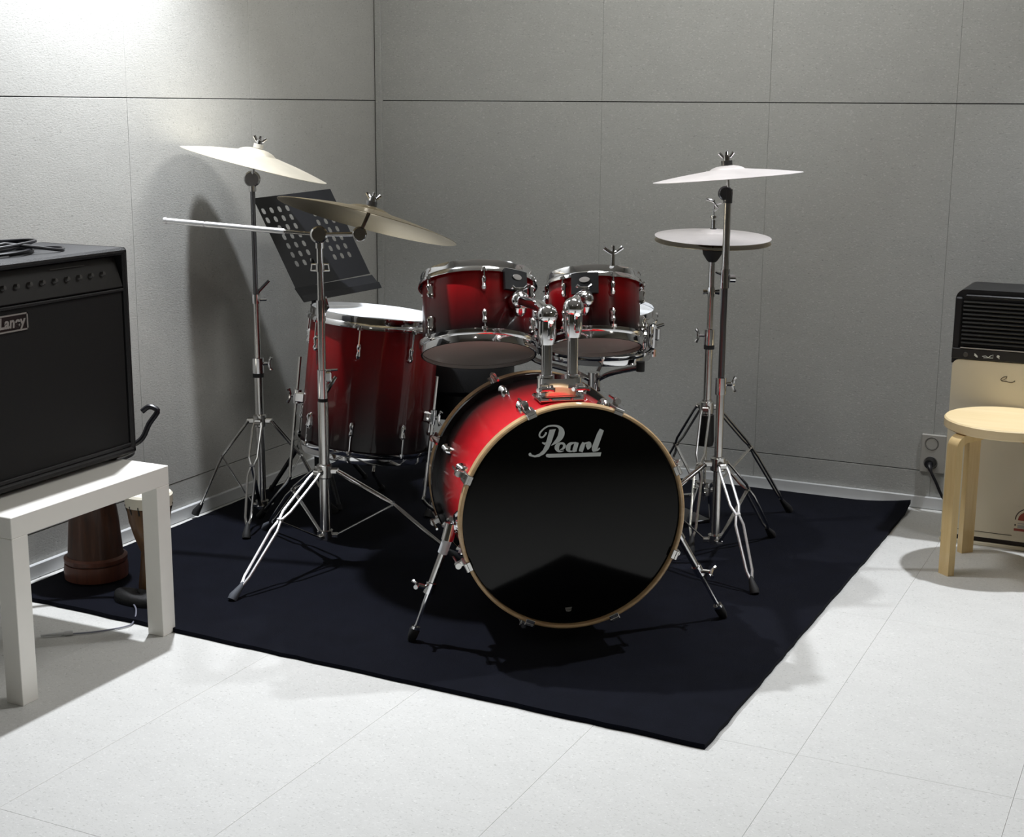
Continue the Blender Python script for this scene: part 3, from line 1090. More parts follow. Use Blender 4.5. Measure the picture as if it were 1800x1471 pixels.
# ------------------------------------------------------------------ tripod stands
def tripod(t, bx, by, hub_z, collar_z, feet, mat='chrome_dull', foot_mat='black_rub', r_low=.0145, bright=None):
    c = V((bx, by, collar_z))
    h = V((bx, by, hub_z))
    mb = MB()
    mb.tube([c + V((0, 0, -.022)), c + V((0, 0, -.018)), c + V((0, 0, .018)), c + V((0, 0, .022))], [.017, .023, .023, .017], 16)
    mb2 = MB()
    mb2.tube([h + V((0, 0, -.012)), h + V((0, 0, .016))], .022, 16)
    for f in feet:
        e = (V((f[0], f[1], 0)) - V((bx, by, 0))).normalized()
        mb.box(c + e * .026, (.034, .024, .016), frame(c, (0, 0, 1), e).to_3x3(), bev=.003)
        mb2.box(h + e * .024, (.026, .022, .012), frame(h, (0, 0, 1), e).to_3x3(), bev=.002)
    part('collar', mb, M[mat], t)
    part('hub', mb2, M[mat], t)
    for i, f in enumerate(feet):
        f = V(f)
        e = (V((f.x, f.y, 0)) - V((bx, by, 0))).normalized()
        sd = V((-e.y, e.x, 0))
        a = c + e * .036
        end = f + (a - f) * .10
        m = a + (end - a) * .46 + V((0, 0, .014)) + e * .012
        lm_ = M['chrome_lit'] if (bright is not None and i == bright) else M[mat]  # chosen leg takes the lit chrome, its brightness put into the colour
        lg_ = MB()
        for s_ in (-1, 1):
            pts = [a + sd * s_ * .011, a + (m - a) * .12 + sd * s_ * .014, a + (m - a) * .82 + sd * s_ * .013, m + sd * s_ * .004,
                   m + (end - m) * .16 + sd * s_ * .012, m + (end - m) * .85 + sd * s_ * .009, end + sd * s_ * .002]
            lg_.tube(pts, .0042, 8)
        lg_.tube([m - sd * .008, m + sd * .008], .006, 8)
        L = part('leg', lg_, lm_, t)
        br = MB()
        q = m - V((0, 0, .004))
        h2 = h + e * .03
        n_ = (q - h2).normalized()
        br.box((q + h2) / 2, ((q - h2).length, .011, .004), frame(q, n_.cross(sd), n_).to_3x3(), bev=.001)
        part('brace', br, M[mat], t)
        rb = MB().tube([f + (a - f) * .13, f + (a - f) * .10, f + (a - f) * .02 + V((0, 0, .004)), f + V((0, 0, .001))], [.006, .008, .0135, .013], 12)
        part('rubber_foot', rb, M[foot_mat], L)


def memlock(t, x, y, z, r, side=(1, 0, 0), blk=True):
    mb = MB()
    mb.tube([(x, y, z), (x, y, z + .05)], r + .005, 16)
    wing(mb, V((x, y, z + .03)) + V(side) * r, side, .020, .006, (0, 0, 1))
    part('clamp', mb, M['chrome'], t)
    if blk:
        part('bushing', MB().tube([(x, y, z - .014), (x, y, z + .001)], r + .0035, 16), M['black_rub'], t)


def cymbal(name, label, org, axis, R, mat, bell=.055, bellh=.020, rise=.030, group='cymbals of the drum kit', inv=1):
    """profile: bell in the middle, bow falling to a thin edge; origin at the bell hole"""
    mt = frame(org, axis)
    t_ = .0012
    prof = []
    n = 16
    for i in range(n + 1):
        f = i / n
        r = .006 + (bell - .006) * f
        prof.append((r, -bellh * (1 - math.sqrt(max(0, 1 - (f * .93) ** 2))) * 1.0))
    zb = prof[-1][1]
    for i in range(1, n + 1):
        f = i / n
        r = bell + (R - bell) * f
        prof.append((r, zb - .002 * min(1, f * 6) - rise * (f ** 1.35)))
    up = [(r, z * inv) for r, z in prof]
    dn = [(r, (z - t_) * inv) for r, z in reversed(prof)]
    o = link(name, MB().lathe(up + dn, 96, close=True).mesh(name, True, None, 50), mat, None)
    o.matrix_world = mt
    o['label'] = label
    o['category'] = 'cymbal'
    o['group'] = group
    return o


def topper(t, org, axis, r=.011, light=False):
    """felts above and below the cymbal plus wing nut"""
    org, axis = V(org), V(axis).normalized()
    part('felt', MB().tube([org - axis * .018, org - axis * .003], .016, 16), M['black_rub'], t)
    part('felt', MB().tube([org + axis * .001, org + axis * .014], .016, 16), M['steel_dark'] if not light else M['outlet'], t)
    mb = MB()
    mb.tube([org + axis * .014, org + axis * .026], .010, 12)
    mb.tube([org + axis * .02, org + axis * .040], .004, 8)
    s = axis.cross(V((.42, -.9, 0))).normalized()
    mb.tube([org + axis * .036 - s * .020, org + axis * .024 - s * .010, org + axis * .022, org + axis * .024 + s * .010, org + axis * .036 + s * .020], [.005, .0045, .006, .0045, .005], 8)
    part('wing_nut', mb, M['chrome'], t)


RCAM = V((0.9, 0.435, 0))   # rightwards as seen from the front of the room
# left crash, straight stand beside the left wall
bx, by = -2.790, 3.870
t = thing('cymbal_stand', 'tall chrome cymbal stand at far left beside the left wall', 'stand', (bx, by, RZ), group='cymbal stands')
tripod(t, bx, by, .045, .335, [(-2.985, 3.76, RZ), (-2.672, 3.615, RZ), (-2.58, 3.99, RZ)])
part('lower_tube', MB().tube([(bx, by, .04), (bx, by, .50)], .0145, 16), M['chrome_dull'], t)
memlock(t, bx, by, .495, .0145, (.9, .43, 0))
part('middle_tube', MB().tube([(bx, by, .50), (bx, by, .735)], .0105, 14), M['chrome_dull'], t)
mb = MB().tube([(bx, by, .725), (bx, by, .755)], .0145, 14)
mb.tube([V((bx, by, .735)), V((bx, by, .735)) + RCAM * .035 + V((0, 0, .002))], .004, 8)
mb.tube([V((bx, by, .735)), V((bx, by, .765)) + RCAM * .010, V((bx, by, .800)) + RCAM * .045], [.006, .006, .005], 8)
part('clamp', mb, M['chrome'], t)
part('upper_tube', MB().tube([(bx, by, .75), (bx, by, 1.11)], .0080, 12), M['steel_dark'], t)
tl = V((bx, by, 1.125))
mb = MB()
mb.lathe([(0, -.012), (.022, -.012), (.026, -.006), (.026, .006), (.022, .012), (0, .012)], 20, frame(tl, V((.42, -.9, 0))))
mb.tube([tl, tl - V((0, 0, .04))], .012, 12)
part('tilter', mb, M['chrome_dull'], t)
axL = (V((0, 0, 1)) + RCAM * .255 + V((-.42, .88, 0)) * .036).normalized()
cL = V((-2.748, 3.847, 1.222))
part('rod', MB().tube([tl, tl + (cL - tl) * .5 - RCAM * .004, cL - axL * .01, cL + axL * .03], .0055, 10), M['chrome_dull'], t)
topper(t, cL, axL, light=True)
cymbal('crash_cymbal', 'pale bronze crash cymbal tilted on the tall stand at far left', cL, axL, .234, M['brass_pale'], .060, .026, .034)

# ride, boom stand in front of the floor tom
bx, by = -2.316, 3.529
t = thing('boom_stand', 'chrome boom cymbal stand standing in front of the floor tom', 'stand', (bx, by, RZ), group='cymbal stands')
tripod(t, bx, by, .096, .295, [(-2.358, 3.115, RZ), (-1.957, 3.724, RZ), (-2.68, 3.73, RZ)], r_low=.016, bright=0, foot_mat='grey_rub')
part('lower_tube', MB().tube([(bx, by, .085), (bx, by, .505)], .0160, 18), M['chrome_dull'], t)
part('bushing', MB().tube([(bx, by, .500), (bx, by, .520)], .0145, 16), M['black_rub'], t)
mb = MB().tube([(bx, by, .515), (bx, by, .600)], .0150, 16)
sd = RCAM
mb.box(V((bx, by, .58)) + sd * .014, (.026, .022, .030), frame((0, 0, 0), (0, 0, 1), sd).to_3x3(), bev=.004)
mb.tube([V((bx, by, .530)) + sd * .008, V((bx, by, .548)) + sd * .018, V((bx, by, .580)) + sd * .040], [.006, .008, .005], 8)
mb.tube([V((bx, by, .598)) + sd * .01, V((bx, by, .600)) + sd * .045], .0035, 8)
part('clamp', mb, M['chrome'], t)
part('middle_tube', MB().tube([(bx, by, .60), (bx, by, .765)], .0115, 16), M['chrome_dull'], t)
mb = MB().tube([(bx, by, .745), (bx, by, .805)], .0135, 14)
mb.tube([V((bx, by, .755)) - sd * .002, V((bx, by, .785)) + sd * .018, V((bx, by, .815)) + sd * .012], [.006, .007, .005], 8)
part('clamp', mb, M['chrome'], t)
part('upper_tube', MB().tube([(bx, by, .80), (bx, by, .972)], .0095, 14), M['chrome_dull'], t)
kp = V((bx, by, .900))
mb = MB()
for s_ in (-1, 1):
    mb.tube([kp + sd * s_ * .008 + V((0, 0, .009)), kp + sd * s_ * .024 + V((0, 0, .009)), kp + sd * s_ * .026 - V((0, 0, .009)), kp + sd * s_ * .008 - V((0, 0, .009))], .003, 8)
mb.tube([kp - V((0, 0, .012)), kp + V((0, 0, .012))], .0125, 12)
part('key_clip', mb, M['chrome_dull'], t)
J = V((-2.305, 3.510, .996))
mb = MB().tube([(bx, by, .955), (bx, by, .985)], .0125, 14)
mb.lathe([(0, -.013), (.020, -.013), (.025, -.006), (.025, .006), (.020, .013), (0, .013)], 22, frame(J, V((.5, -.86, .1))))
mb.lathe([(0, -.016), (.012, -.016), (.012, .016), (0, .016)], 16, frame(J, V((.5, -.86, .1))))
part('tilter', mb, M['chrome_dull'], t)
H_ = V((-2.187, 3.539, 1.001))
T_ = V((-2.773, 3.410, 1.024))
part('boom_arm', MB().tube([T_ + (J - T_) * .70, J, H_], .0060, 12), M['chrome_dull'], t)
wt = MB()
wt.tube([T_, T_ + (J - T_) * .26], .0085, 14)
wt.tube([T_ + (J - T_) * .27, T_ + (J - T_) * .78], .0085, 14)
wt.tube([T_ + (J - T_) * .25, T_ + (J - T_) * .28], .0068, 14)
wt.tube([T_ - (J - T_) * .006, T_ + (J - T_) * .012], .0102, 14)
part('boom_sleeve', wt, M['chrome_lit'], t, label='chrome tail end of the boom, coloured as if brightly lit')
mb = MB()
mb.lathe([(0, -.011), (.017, -.011), (.021, -.005), (.021, .005), (.017, .011), (0, .011)], 18, frame(H_, V((.5, -.86, .1))))
part('boom_tilter', mb, M['chrome_dull'], t)
axR = (V((0, 0, 1)) + RCAM * .245 + V((-.42, .88, 0)) * .205).normalized()
cR = V((-2.178, 3.588, 1.076))
part('rod', MB().tube([H_, H_ + (cR - H_) * .6 + RCAM * .002, cR - axR * .008, cR + axR * .03], .0055, 10), M['steel_dark'], t)
topper(t, cR, axR)
cymbal('ride_cymbal', 'large brown-gold ride cymbal seen from below on the boom stand', cR, axR, .262, M['brass'], .062, .020, .030)

# right crash, straight stand
bx, by = -1.27, 4.06
t = thing('cymbal_stand', 'chrome cymbal stand just right of the bass drum, in front of the hi-hat', 'stand', (bx, by, RZ), group='cymbal stands')
tripod(t, bx, by, .082, .318, [(-1.074, 3.825, RZ), (-1.185, 4.395, RZ), (-1.56, 3.93, RZ)], bright=0)
part('lower_tube', MB().tube([(bx, by, .075), (bx, by, .535)], .0125, 16), M['chrome_dull'], t)
memlock(t, bx, by, .530, .0125, (.9, .43, 0), False)
part('middle_tube', MB().tube([(bx, by, .56), (bx, by, .865)], .0095, 14), M['steel_dark'], t)
mb = MB().tube([(bx, by, .845), (bx, by, .900)], .0135, 14)
mb.lathe([(0, -.008), (.012, -.008), (.012, .008), (0, .008)], 14, frame(V((bx, by, .873)) + RCAM * .022, RCAM))
mb.tube([V((bx, by, .880)), V((bx, by, .892)) - RCAM * .028], .004, 8)
part('clamp', mb, M['chrome'], t)
part('upper_tube', MB().tube([(bx, by, .89), (bx, by, 1.125)], .0105, 14), M['chrome_dull'], t)
tl = V((bx, by, 1.118)) - RCAM * .008
mb = MB()
mb.lathe([(0, -.011), (.017, -.011), (.021, -.005), (.021, .005), (.017, .011), (0, .011)], 20, frame(tl, V((.42, -.9, 0))))
mb.tube([V((bx, by, 1.09)), V((bx, by, 1.13))], .013, 12)
part('tilter', mb, M['steel_dark'], t)
axC = (V((0, 0, 1)) - RCAM * .085 - V((.42, -.88, 0)) * .035).normalized()
cC = V((-1.272, 4.046, 1.197))
part('rod', MB().tube([V((bx, by, 1.12)), cC - axC * .02, cC + axC * .03], .0055, 10), M['chrome_dull'], t)
topper(t, cC, axC)
cymbal('crash_cymbal', 'thin grey bronze crash cymbal above the hi-hats at right', cC, axC, .213, M['brass_grey'], .050, .018, .020)

# hi-hat
bx, by = -1.425, 4.415
t = thing('hi_hat_stand', 'chrome hi-hat stand with pedal behind the right cymbal stand', 'stand', (bx, by, RZ))
tripod(t, bx, by, .130, .410, [(-1.214, 4.711, RZ), (-1.66, 4.55, RZ), (-1.36, 4.10, RZ)])
part('lower_tube', MB().tube([(bx, by, .375), (bx, by, .62)], .0135, 16), M['chrome_dull'], t)
part('spring_housing', MB().tube([(bx, by, .285), (bx, by, .30), (bx, by, .385)], [.024, .027, .024], 18), M['black_plastic'], t)
part('spring_sleeve', MB().tube([(bx, by, .385), (bx, by, .435)], .0175, 16), M['chrome_dull'], t)
part('pull_rod', MB().tube([(bx, by, .10), (bx, by, .29)], .0045, 8), M['chrome_dull'], t)
memlock(t, bx, by, .615, .0135, (-.9, -.43, 0))
part('upper_tube', MB().tube([(bx, by, .66), (bx, by, .88)], .0100, 14), M['chrome_dull'], t)
mb = MB().tube([(bx, by, .770), (bx, by, .800)], .013, 14)
for s_ in (-1, 1):
    mb.tube([V((bx, by, .785)), V((bx, by, .785)) + RCAM * s_ * .026], [.005, .009], 10)
part('height_clip', mb, M['chrome'], t)
part('seat_cup', MB().tube([(bx, by, .880), (bx, by, .886), (bx, by, .905), (bx, by, .917)], [.012, .018, .030, .032], 20), M['black_rub'], t)
part('hat_rod', MB().tube([(bx, by, .86), (bx, by, 1.075)], .0032, 8), M['chrome'], t)
mb = MB().tube([(bx, by, .985), (bx, by, 1.012)], .008, 12)
mb.tube([(bx, by, 1.018), (bx, by, 1.026)], .011, 12)
hb = V((bx, by, 1.04))
mb.tube([hb, hb + RCAM * .012 + V((0, 0, .01)), hb - RCAM * .002 + V((0, 0, .03)), hb - RCAM * .026 + V((0, 0, .038))], .0042, 8)
mb.tube([hb + V((0, 0, .02)), hb + RCAM * .022 + V((0, 0, .026))], .004, 8)
part('clutch', mb, M['chrome'], t)
part('felt', MB().tube([(bx, by, .966), (bx, by, .986)], [.013, .010], 14), M['black_rub'], t)
# pedal frame and footboard
pdir = V((-.62, .50, 0)).normalized()
psd = V((-pdir.y, pdir.x, 0))
mb = MB()
P0 = V((bx, by, 0)) + pdir * .02
mb.box(P0 + pdir * .15 + V((0, 0, RZ + .006)), (.30, .085, .010), frame((0, 0, 0), (0, 0, 1), pdir).to_3x3(), bev=.002)
part('pedal_base', mb, M['steel_dark'], t)
mb = MB()
fb0 = P0 + V((0, 0, .115))
fb1 = P0 + pdir * .29 + V((0, 0, .030))
dd = (fb1 - fb0).normalized()
mb.box((fb0 + fb1) / 2, ((fb1 - fb0).length, .082, .010), frame((0, 0, 0), dd.cross(psd) * -1, dd).to_3x3(), bev=.003)
part('footboard', mb, M['chrome_dull'], t)
mb = MB()
for s_ in (-1, 1):
    mb.tube([P0 + psd * s_ * .045 + V((0, 0, RZ + .01)), V((bx, by, .15)) + psd * s_ * .018], .007, 8)
mb.box((bx, by, .155), (.05, .05, .02), bev=.003)
part('pedal_frame', mb, M['chrome'], t)
hatA = tilt_axis(2.45, .06)
hc = V((bx, by, .972))
cymbal('hi_hat_cymbal', 'upper silver-grey hi-hat cymbal, shiny top facing up', hc + hatA * .012, hatA, .183, M['brass_grey'], .048, .016, .012, 'pair of hi-hat cymbals')
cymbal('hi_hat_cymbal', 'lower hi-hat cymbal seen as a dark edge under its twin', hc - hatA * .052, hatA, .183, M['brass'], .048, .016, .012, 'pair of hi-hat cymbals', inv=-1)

# ------------------------------------------------------------------ bass drum pedal behind the drum (seen past its right edge)
kp0 = bt @ V((0, 0, -BD - .05))
kp0.z = RZ
kt = thing('kick_pedal', 'dark bass drum pedal clamped behind the bass drum hoop', 'pedal', tuple(kp0))
kd = -BN
mb = MB().box(kp0 + kd * .13 + V((0, 0, .010)), (.30, .09, .010), frame((0, 0, 0), (0, 0, 1), kd).to_3x3(), bev=.002)
part('pedal_base', mb, M['steel_dark'], kt)
a_, b_ = kp0 + kd * .02 + V((0, 0, .10)), kp0 + kd * .28 + V((0, 0, .022))
dd = (b_ - a_).normalized()
part('footboard', MB().box((a_ + b_) / 2, ((b_ - a_).length, .08, .010), frame((0, 0, 0), dd.cross(BM), dd).to_3x3(), bev=.003), M['chrome_dull'], kt)
mb = MB()
for s_ in (-1, 1):
    mb.tube([kp0 + BM * s_ * .045 + V((0, 0, .01)), kp0 + BM * s_ * .045 + V((0, 0, .20))], .008, 8)
mb.tube([kp0 - BM * .055 + V((0, 0, .195)), kp0 + BM * .055 + V((0, 0, .195))], .007, 8)
part('pedal_frame', mb, M['chrome_dull'], kt)
mb = MB().tube([kp0 + V((0, 0, .195)), kp0 + kd * .10 + V((0, 0, .36))], .004, 8)
mb.tube([kp0 + kd * .08 + V((0, 0, .35)), kp0 + kd * .125 + V((0, 0, .372))], .022, 14)
part('beater', mb, M['black_rub'], kt)

# ------------------------------------------------------------------ drum throne behind the kit
tx, ty = -2.275, 4.33
t = thing('drum_throne', 'black round drum throne behind the bass drum, beside the floor tom', 'stool', (tx, ty, RZ))
part('seat', MB().lathe([(0.0001, .535), (.14, .533), (.172, .522), (.180, .498), (.178, .43), (.166, .414), (0.0001, .412)], 48, Matrix.Translation((tx, ty, 0))), M['vinyl_black'], t)
part('pole', MB().tube([(tx, ty, .12), (tx, ty, .415)], .016, 14), M['steel_dark'], t)
part('skirt', MB().lathe([(0.02, .415), (.155, .414), (.150, .33), (.03, .30), (.02, .30)], 24, Matrix.Translation((tx, ty, 0)), close=True), M['black_plastic'], t)
for k in range(3):
    a = math.radians(30 + 120 * k)
    e = V((math.cos(a), math.sin(a), 0))
    L = part('leg', MB().tube([V((tx, ty, .30)), V((tx, ty, .30)) + e * .03, V((tx, ty, RZ + .012)) + e * .24], .010, 10), M['steel_dark'], t)
    part('rubber_foot', MB().tube([V((tx, ty, RZ + .022)) + e * .235, V((tx, ty, RZ + .002)) + e * .245], .014, 12), M['black_rub'], L)

# ------------------------------------------------------------------ music stand
TL, TR_, BR2, BL2 = V((-2.876, 3.991, 1.048)), V((-2.816, 4.365, 1.069)), V((-2.660, 4.369, .773)), V((-2.721, 3.997, .764))
t = thing('music_stand', 'black perforated music stand desk in front of the corner, behind the ride cymbal', 'stand', (-2.76, 4.20, RZ))
ux = ((TR_ - TL) + (BR2 - BL2)) / 2
uy = ((TL - BL2) + (TR_ - BR2)) / 2
uz = ux.cross(uy).normalized()
nu, nv = 10, 9
vs, fs = [], []
cu = [0.0, .10, .21, .32, .43, .57, .68, .79, .90, 1.0]
holes = []
us = [i / 10 for i in range(11)]
vv_ = [j / 10 for j in range(11)]


def dp(u, v):
    return BL2 + ux * u + uy * v


mb = MB()
for i in range(10):
    for j in range(10):
        u0_, u1_, v0_, v1_ = us[i], us[i + 1], vv_[j], vv_[j + 1]
        ishole = (i in (1, 2, 3, 6, 7, 8) or (i == 0 and j in (8, 7))) and 2 <= j <= 8 and not (i == 0 and j < 7)
        if not ishole:
            mb.add([dp(u0_, v0_), dp(u1_, v0_), dp(u1_, v1_), dp(u0_, v1_)], [(0, 1, 2, 3)])
        else:
            um, vm = (u0_ + u1_) / 2, (v0_ + v1_) / 2
            outer = [(u0_, v0_), (um, v0_), (u1_, v0_), (u1_, vm), (u1_, v1_), (um, v1_), (u0_, v1_), (u0_, vm)]
            hu, hv = .024, .033
            inner = [(um - hu * .75, vm - hv * .8), (um, vm - hv), (um + hu * .75, vm - hv * .8), (um + hu, vm), (um + hu * .75, vm + hv * .8), (um, vm + hv), (um - hu * .75, vm + hv * .8), (um - hu, vm)]
            mb.add([dp(*p) for p in outer] + [dp(*p) for p in inner], [(k, (k + 1) % 8, 8 + (k + 1) % 8, 8 + k) for k in range(8)])
dk = part('desk', mb, M['black_metal'], t, smooth=False, label='black perforated desk')
sm = dk.modifiers.new('thickness', 'SOLIDIFY')
sm.thickness = .0016
sm.offset = 0
lipL, lipR = V((-2.651, 3.943, .727)), V((-2.588, 4.316, .741))
mb = MB()
ldn = ((lipL - BL2) + (lipR - BR2)) / 2
Lx = ux.normalized()
pl = [BL2 - Lx * .004, BR2 + Lx * .010]
mb.add([pl[0], pl[1], pl[1] + ldn, pl[0] + ldn], [(0, 1, 2, 3)])
lipn = (uy.normalized() * .022)
mb.add([pl[0] + ldn, pl[1] + ldn, pl[1] + ldn + lipn, pl[0] + ldn + lipn], [(0, 1, 2, 3)])
lp = part('ledge', mb, M['black_metal'], t, smooth=False)
sm = lp.modifiers.new('thickness', 'SOLIDIFY')
sm.thickness = .0022
sm.offset = 0
mx, my = -2.775, 4.185
dc = dp(.5, .42)
part('pole', MB().tube([(mx, my, .10), (mx, my, .45)], .011, 12).tube([(mx, my, .45), (mx, my, .82), dc - uz * .012], .008, 12), M['black_metal'], t)
part('bracket', MB().box(dc - uz * .006, (.05, .05, .012), frame((0, 0, 0), uz, ux).to_3x3(), bev=.002), M['black_metal'], t)
for k in range(3):
    a = math.radians(-160 + 120 * k)
    e = V((math.cos(a), math.sin(a), 0))
    R1 = .17 if k == 0 else .25
    L = part('leg', MB().tube([V((mx, my, .28)), V((mx, my, RZ + .008)) + e * R1], .008, 10), M['black_metal'], t)
    part('rubber_foot', MB().tube([V((mx, my, RZ + .018)) + e * (R1 - .006), V((mx, my, RZ + .002)) + e * (R1 + .002)], .010, 10), M['black_rub'], L)

# ------------------------------------------------------------------ white side table
t0x, t0y = -2.366, 2.330
t = thing('side_table', 'low white square side table carrying the black amplifier at left', 'table', (t0x - .275, t0y + .275, 0))
part('tabletop', MB().box((t0x - .275, t0y + .275, .425), (.55, .55, .05), bev=.0015), M['white_table'], t)
for sx in (0, 1):
    for sy in (0, 1):
        part('leg', MB().box((t0x - .025 - sx * .50, t0y + .025 + sy * .50, .2), (.05, .05, .4), bev=.0012), M['white_table'], t)

# ------------------------------------------------------------------ amplifier
AX, AY0, AY1, AZ0, AZ1 = -2.50, 2.28, 2.922, .462, 1.0
AD = .29
t = thing('guitar_amplifier', 'big black combo amplifier standing on the white side table', 'amplifier', (AX - AD / 2, (AY0 + AY1) / 2, .45))
yc = (AY0 + AY1) / 2
W_ = AY1 - AY0
mb = MB()
th = .018
mb.box((AX - AD / 2, yc, AZ1 - th / 2), (AD, W_, th), bev=.006)
mb.box((AX - AD / 2, yc, AZ0 + th / 2), (AD, W_, th), bev=.006)
mb.box((AX - AD / 2, AY0 + th / 2, (AZ0 + AZ1) / 2), (AD, th, AZ1 - AZ0), bev=.006)
mb.box((AX - AD / 2, AY1 - th / 2, (AZ0 + AZ1) / 2), (AD, th, AZ1 - AZ0), bev=.006)
mb.box((AX - AD + .010, yc, (AZ0 + AZ1) / 2), (.016, W_ - .03, AZ1 - AZ0 - .03))
part('cabinet', mb, M['tolex'], t)
gr = part('grille', MB().box((AX - .014, yc, .685), (.012, W_ - 2 * th - .004, .41), bev=.003), M['grille'], t)
part('grille_strip', MB().box((AX - .010, yc, .893), (.016, W_ - 2 * th, .008), bev=.002), M['tolex'], t)
part('grille_strip', MB().box((AX - .010, yc, .486), (.016, W_ - 2 * th, .010), bev=.002), M['tolex'], t)
R_ = Matrix.Rotation(-math.radians(18), 3, 'Y')
cp = part('control_panel', MB().box((AX - .020, yc, .938), (.010, W_ - 2 * th - .006, .082), R_, bev=.002), M['panel_dark'], t)
kn = MB().lathe([(0.0001, .011), (.0045, .011), (.006, .008), (.0075, 0)], 16).mesh('knob')
kn.materials.append(M['knob_grey'])
for i in range(13):
    y = AY1 - .085 - i * .042
    m1 = Matrix.Translation(V((AX - .016, y, .938)) - t.location) @ R_.to_4x4() @ Matrix.Rotation(PI / 2, 4, 'Y')
    link('knob', kn, None, cp, mtx=m1)
ms = MB()
for i in range(13):
    y = AY1 - .075 - i * .042
    if i % 3 != 1:
        ms.box((AX - .0075, y, .912), (.0006, .014, .0035), R_)
ms.box((AX - .0195, AY1 - .20, .966), (.0006, .12, .002), R_)
part('printed_marks', ms, M['knob_grey'], cp, smooth=False)
# plaque
py0, py1, pz0, pz1 = 2.463, 2.565, .836, .877
pq = MB()
fwid = .0035
xx = AX - .0065
for (a0_, a1_, b0_, b1_) in ((py0, py1, pz0, pz0 + fwid), (py0, py1, pz1 - fwid, pz1), (py0, py0 + fwid, pz0, pz1), (py1 - fwid, py1, pz0, pz1)):
    pq.box((xx, (a0_ + a1_) / 2, (b0_ + b1_) / 2), (.004, a1_ - a0_, b1_ - b0_))
part('logo_plaque', MB().box((xx - .0012, (py0 + py1) / 2, (pz0 + pz1) / 2), (.002, py1 - py0, pz1 - pz0)), M['black_plastic'], gr, smooth=False)
part('plaque_border', pq, M['plaque'], gr, smooth=False)


def text_mesh(s, size, mtx, mat, parent, name='lettering', shear=0.0, offset=0.0, off=None, ext=0.0004, sx=1.0):
    cu_ = bpy.data.curves.new('t', 'FONT')
    cu_.body = s
    cu_.size = size
    cu_.shear = shear
    cu_.offset = offset
    cu_.extrude = ext
    cu_.align_x = 'CENTER'
    cu_.align_y = 'CENTER'
    ob = bpy.data.objects.new('t', cu_)
    COL.objects.link(ob)
    dg = bpy.context.evaluated_depsgraph_get()
    me = bpy.data.meshes.new_from_object(ob.evaluated_get(dg))
    bpy.data.objects.remove(ob)
    me.transform(Matrix.Diagonal((sx, 1, 1, 1)))
    me.materials.clear()
    return link(name, me, mat, parent, mtx=mtx)


m1 = frame(V((xx + .0006, (py0 + py1) / 2, (pz0 + pz1) / 2 + .0005)) - t.location, (1, 0, 0), (0, 1, 0))
text_mesh('Laney', .036, m1, M['plaque'], gr, shear=.12, offset=.0012, sx=.98)
for yy in (AY0 + .06, AY1 - .06):
    for x_ in (AX - .04, AX - AD + .04):
        part('foot', MB().tube([(x_, yy, .4505), (x_, yy, .464)], [.016, .018], 14), M['black_rub'], t)

# coiled cable on the amplifier
path = []
cx_, cy_ = -2.66, 2.60
for i in range(5 * 26 + 1):
    a = 2 * PI * i / 26
    k = i / 26
    r = .093 + .018 * math.sin(k * 2.1) + .008 * math.sin(3 * a + k)
    path.append((cx_ + r * .82 * math.cos(a) + .008 * math.sin(k * 3), cy_ + r * 1.25 * math.sin(a), AZ1 + .0045 + .005 * k + .002 * math.sin(2 * a)))
path += smoothpath([path[-1], (-2.58, 2.66, AZ1 + .02), (-2.56, 2.74, AZ1 + .006), (-2.60, 2.79, AZ1 + .005), (-2.66, 2.76, AZ1 + .005)], 6)[1:]
solo('coiled_cable', MB().tube(path, .0042, 8), M['cable_blk'], 'black instrument cable coiled on top of the amplifier', 'cable', (cx_, cy_, AZ1))
# upright cable end behind the amplifier
pts = [(-2.795, 2.86, .60), (-2.84, 2.93, .56), (-2.78, 3.00, .49), (-2.70, 3.05, .447), (-2.648, 3.07, .436), (-2.621, 3.085, .453), (-2.608, 3.101, .492), (-2.590, 3.116, .524), (-2.598, 3.115, .534), (-2.614, 3.109, .538), (-2.629, 3.099, .525)]
solo('power_cable', MB().tube(smoothpath(pts, 3), .0078, 10), M['cable_blk'], 'thick black cable bending up behind the right edge of the amplifier', 'cable', (-2.70, 2.97, .46))

# ------------------------------------------------------------------ djembes behind the table
t = thing('djembe', 'big dark brown wooden djembe standing behind the white table', 'drum', (-2.830, 3.105, RZ), group='djembes behind the side table')
Tm = Matrix.Translation((-2.830, 3.105, RZ))
part('body', MB().lathe([(.070, .0), (.086, .004), (.088, .03), (.083, .058), (.078, .075), (.070, .18), (.060, .25), (.068, .29), (.092, .33), (.112, .37), (.117, .395), (.108, .395), (.085, .34), (.052, .28), (.052, .25), (.070, .05)], 48, Tm, close=True), M['dj_dark'], t)
part('foot_ring', MB().lathe([(.080, .052), (.089, .055), (.0895, .066), (.080, .072)], 48, Tm, close=True), M['dj_ring'], t, label='reddish turned ring around the foot')
part('foot_band', MB().lathe([(.080, .003), (.0895, .006), (.091, .03), (.0885, .05), (.080, .052)], 48, Tm, close=True), M['dj_ring'], t)
part('skin', MB().lathe([(.119, .375), (.120, .400), (.112, .406), (.0001, .407)], 48, Tm), M['skin'], t)
part('ring', MB().lathe([(.117, .362), (.124, .364), (.124, .372), (.117, .374)], 48, Tm, close=True), M['steel_dark'], t)
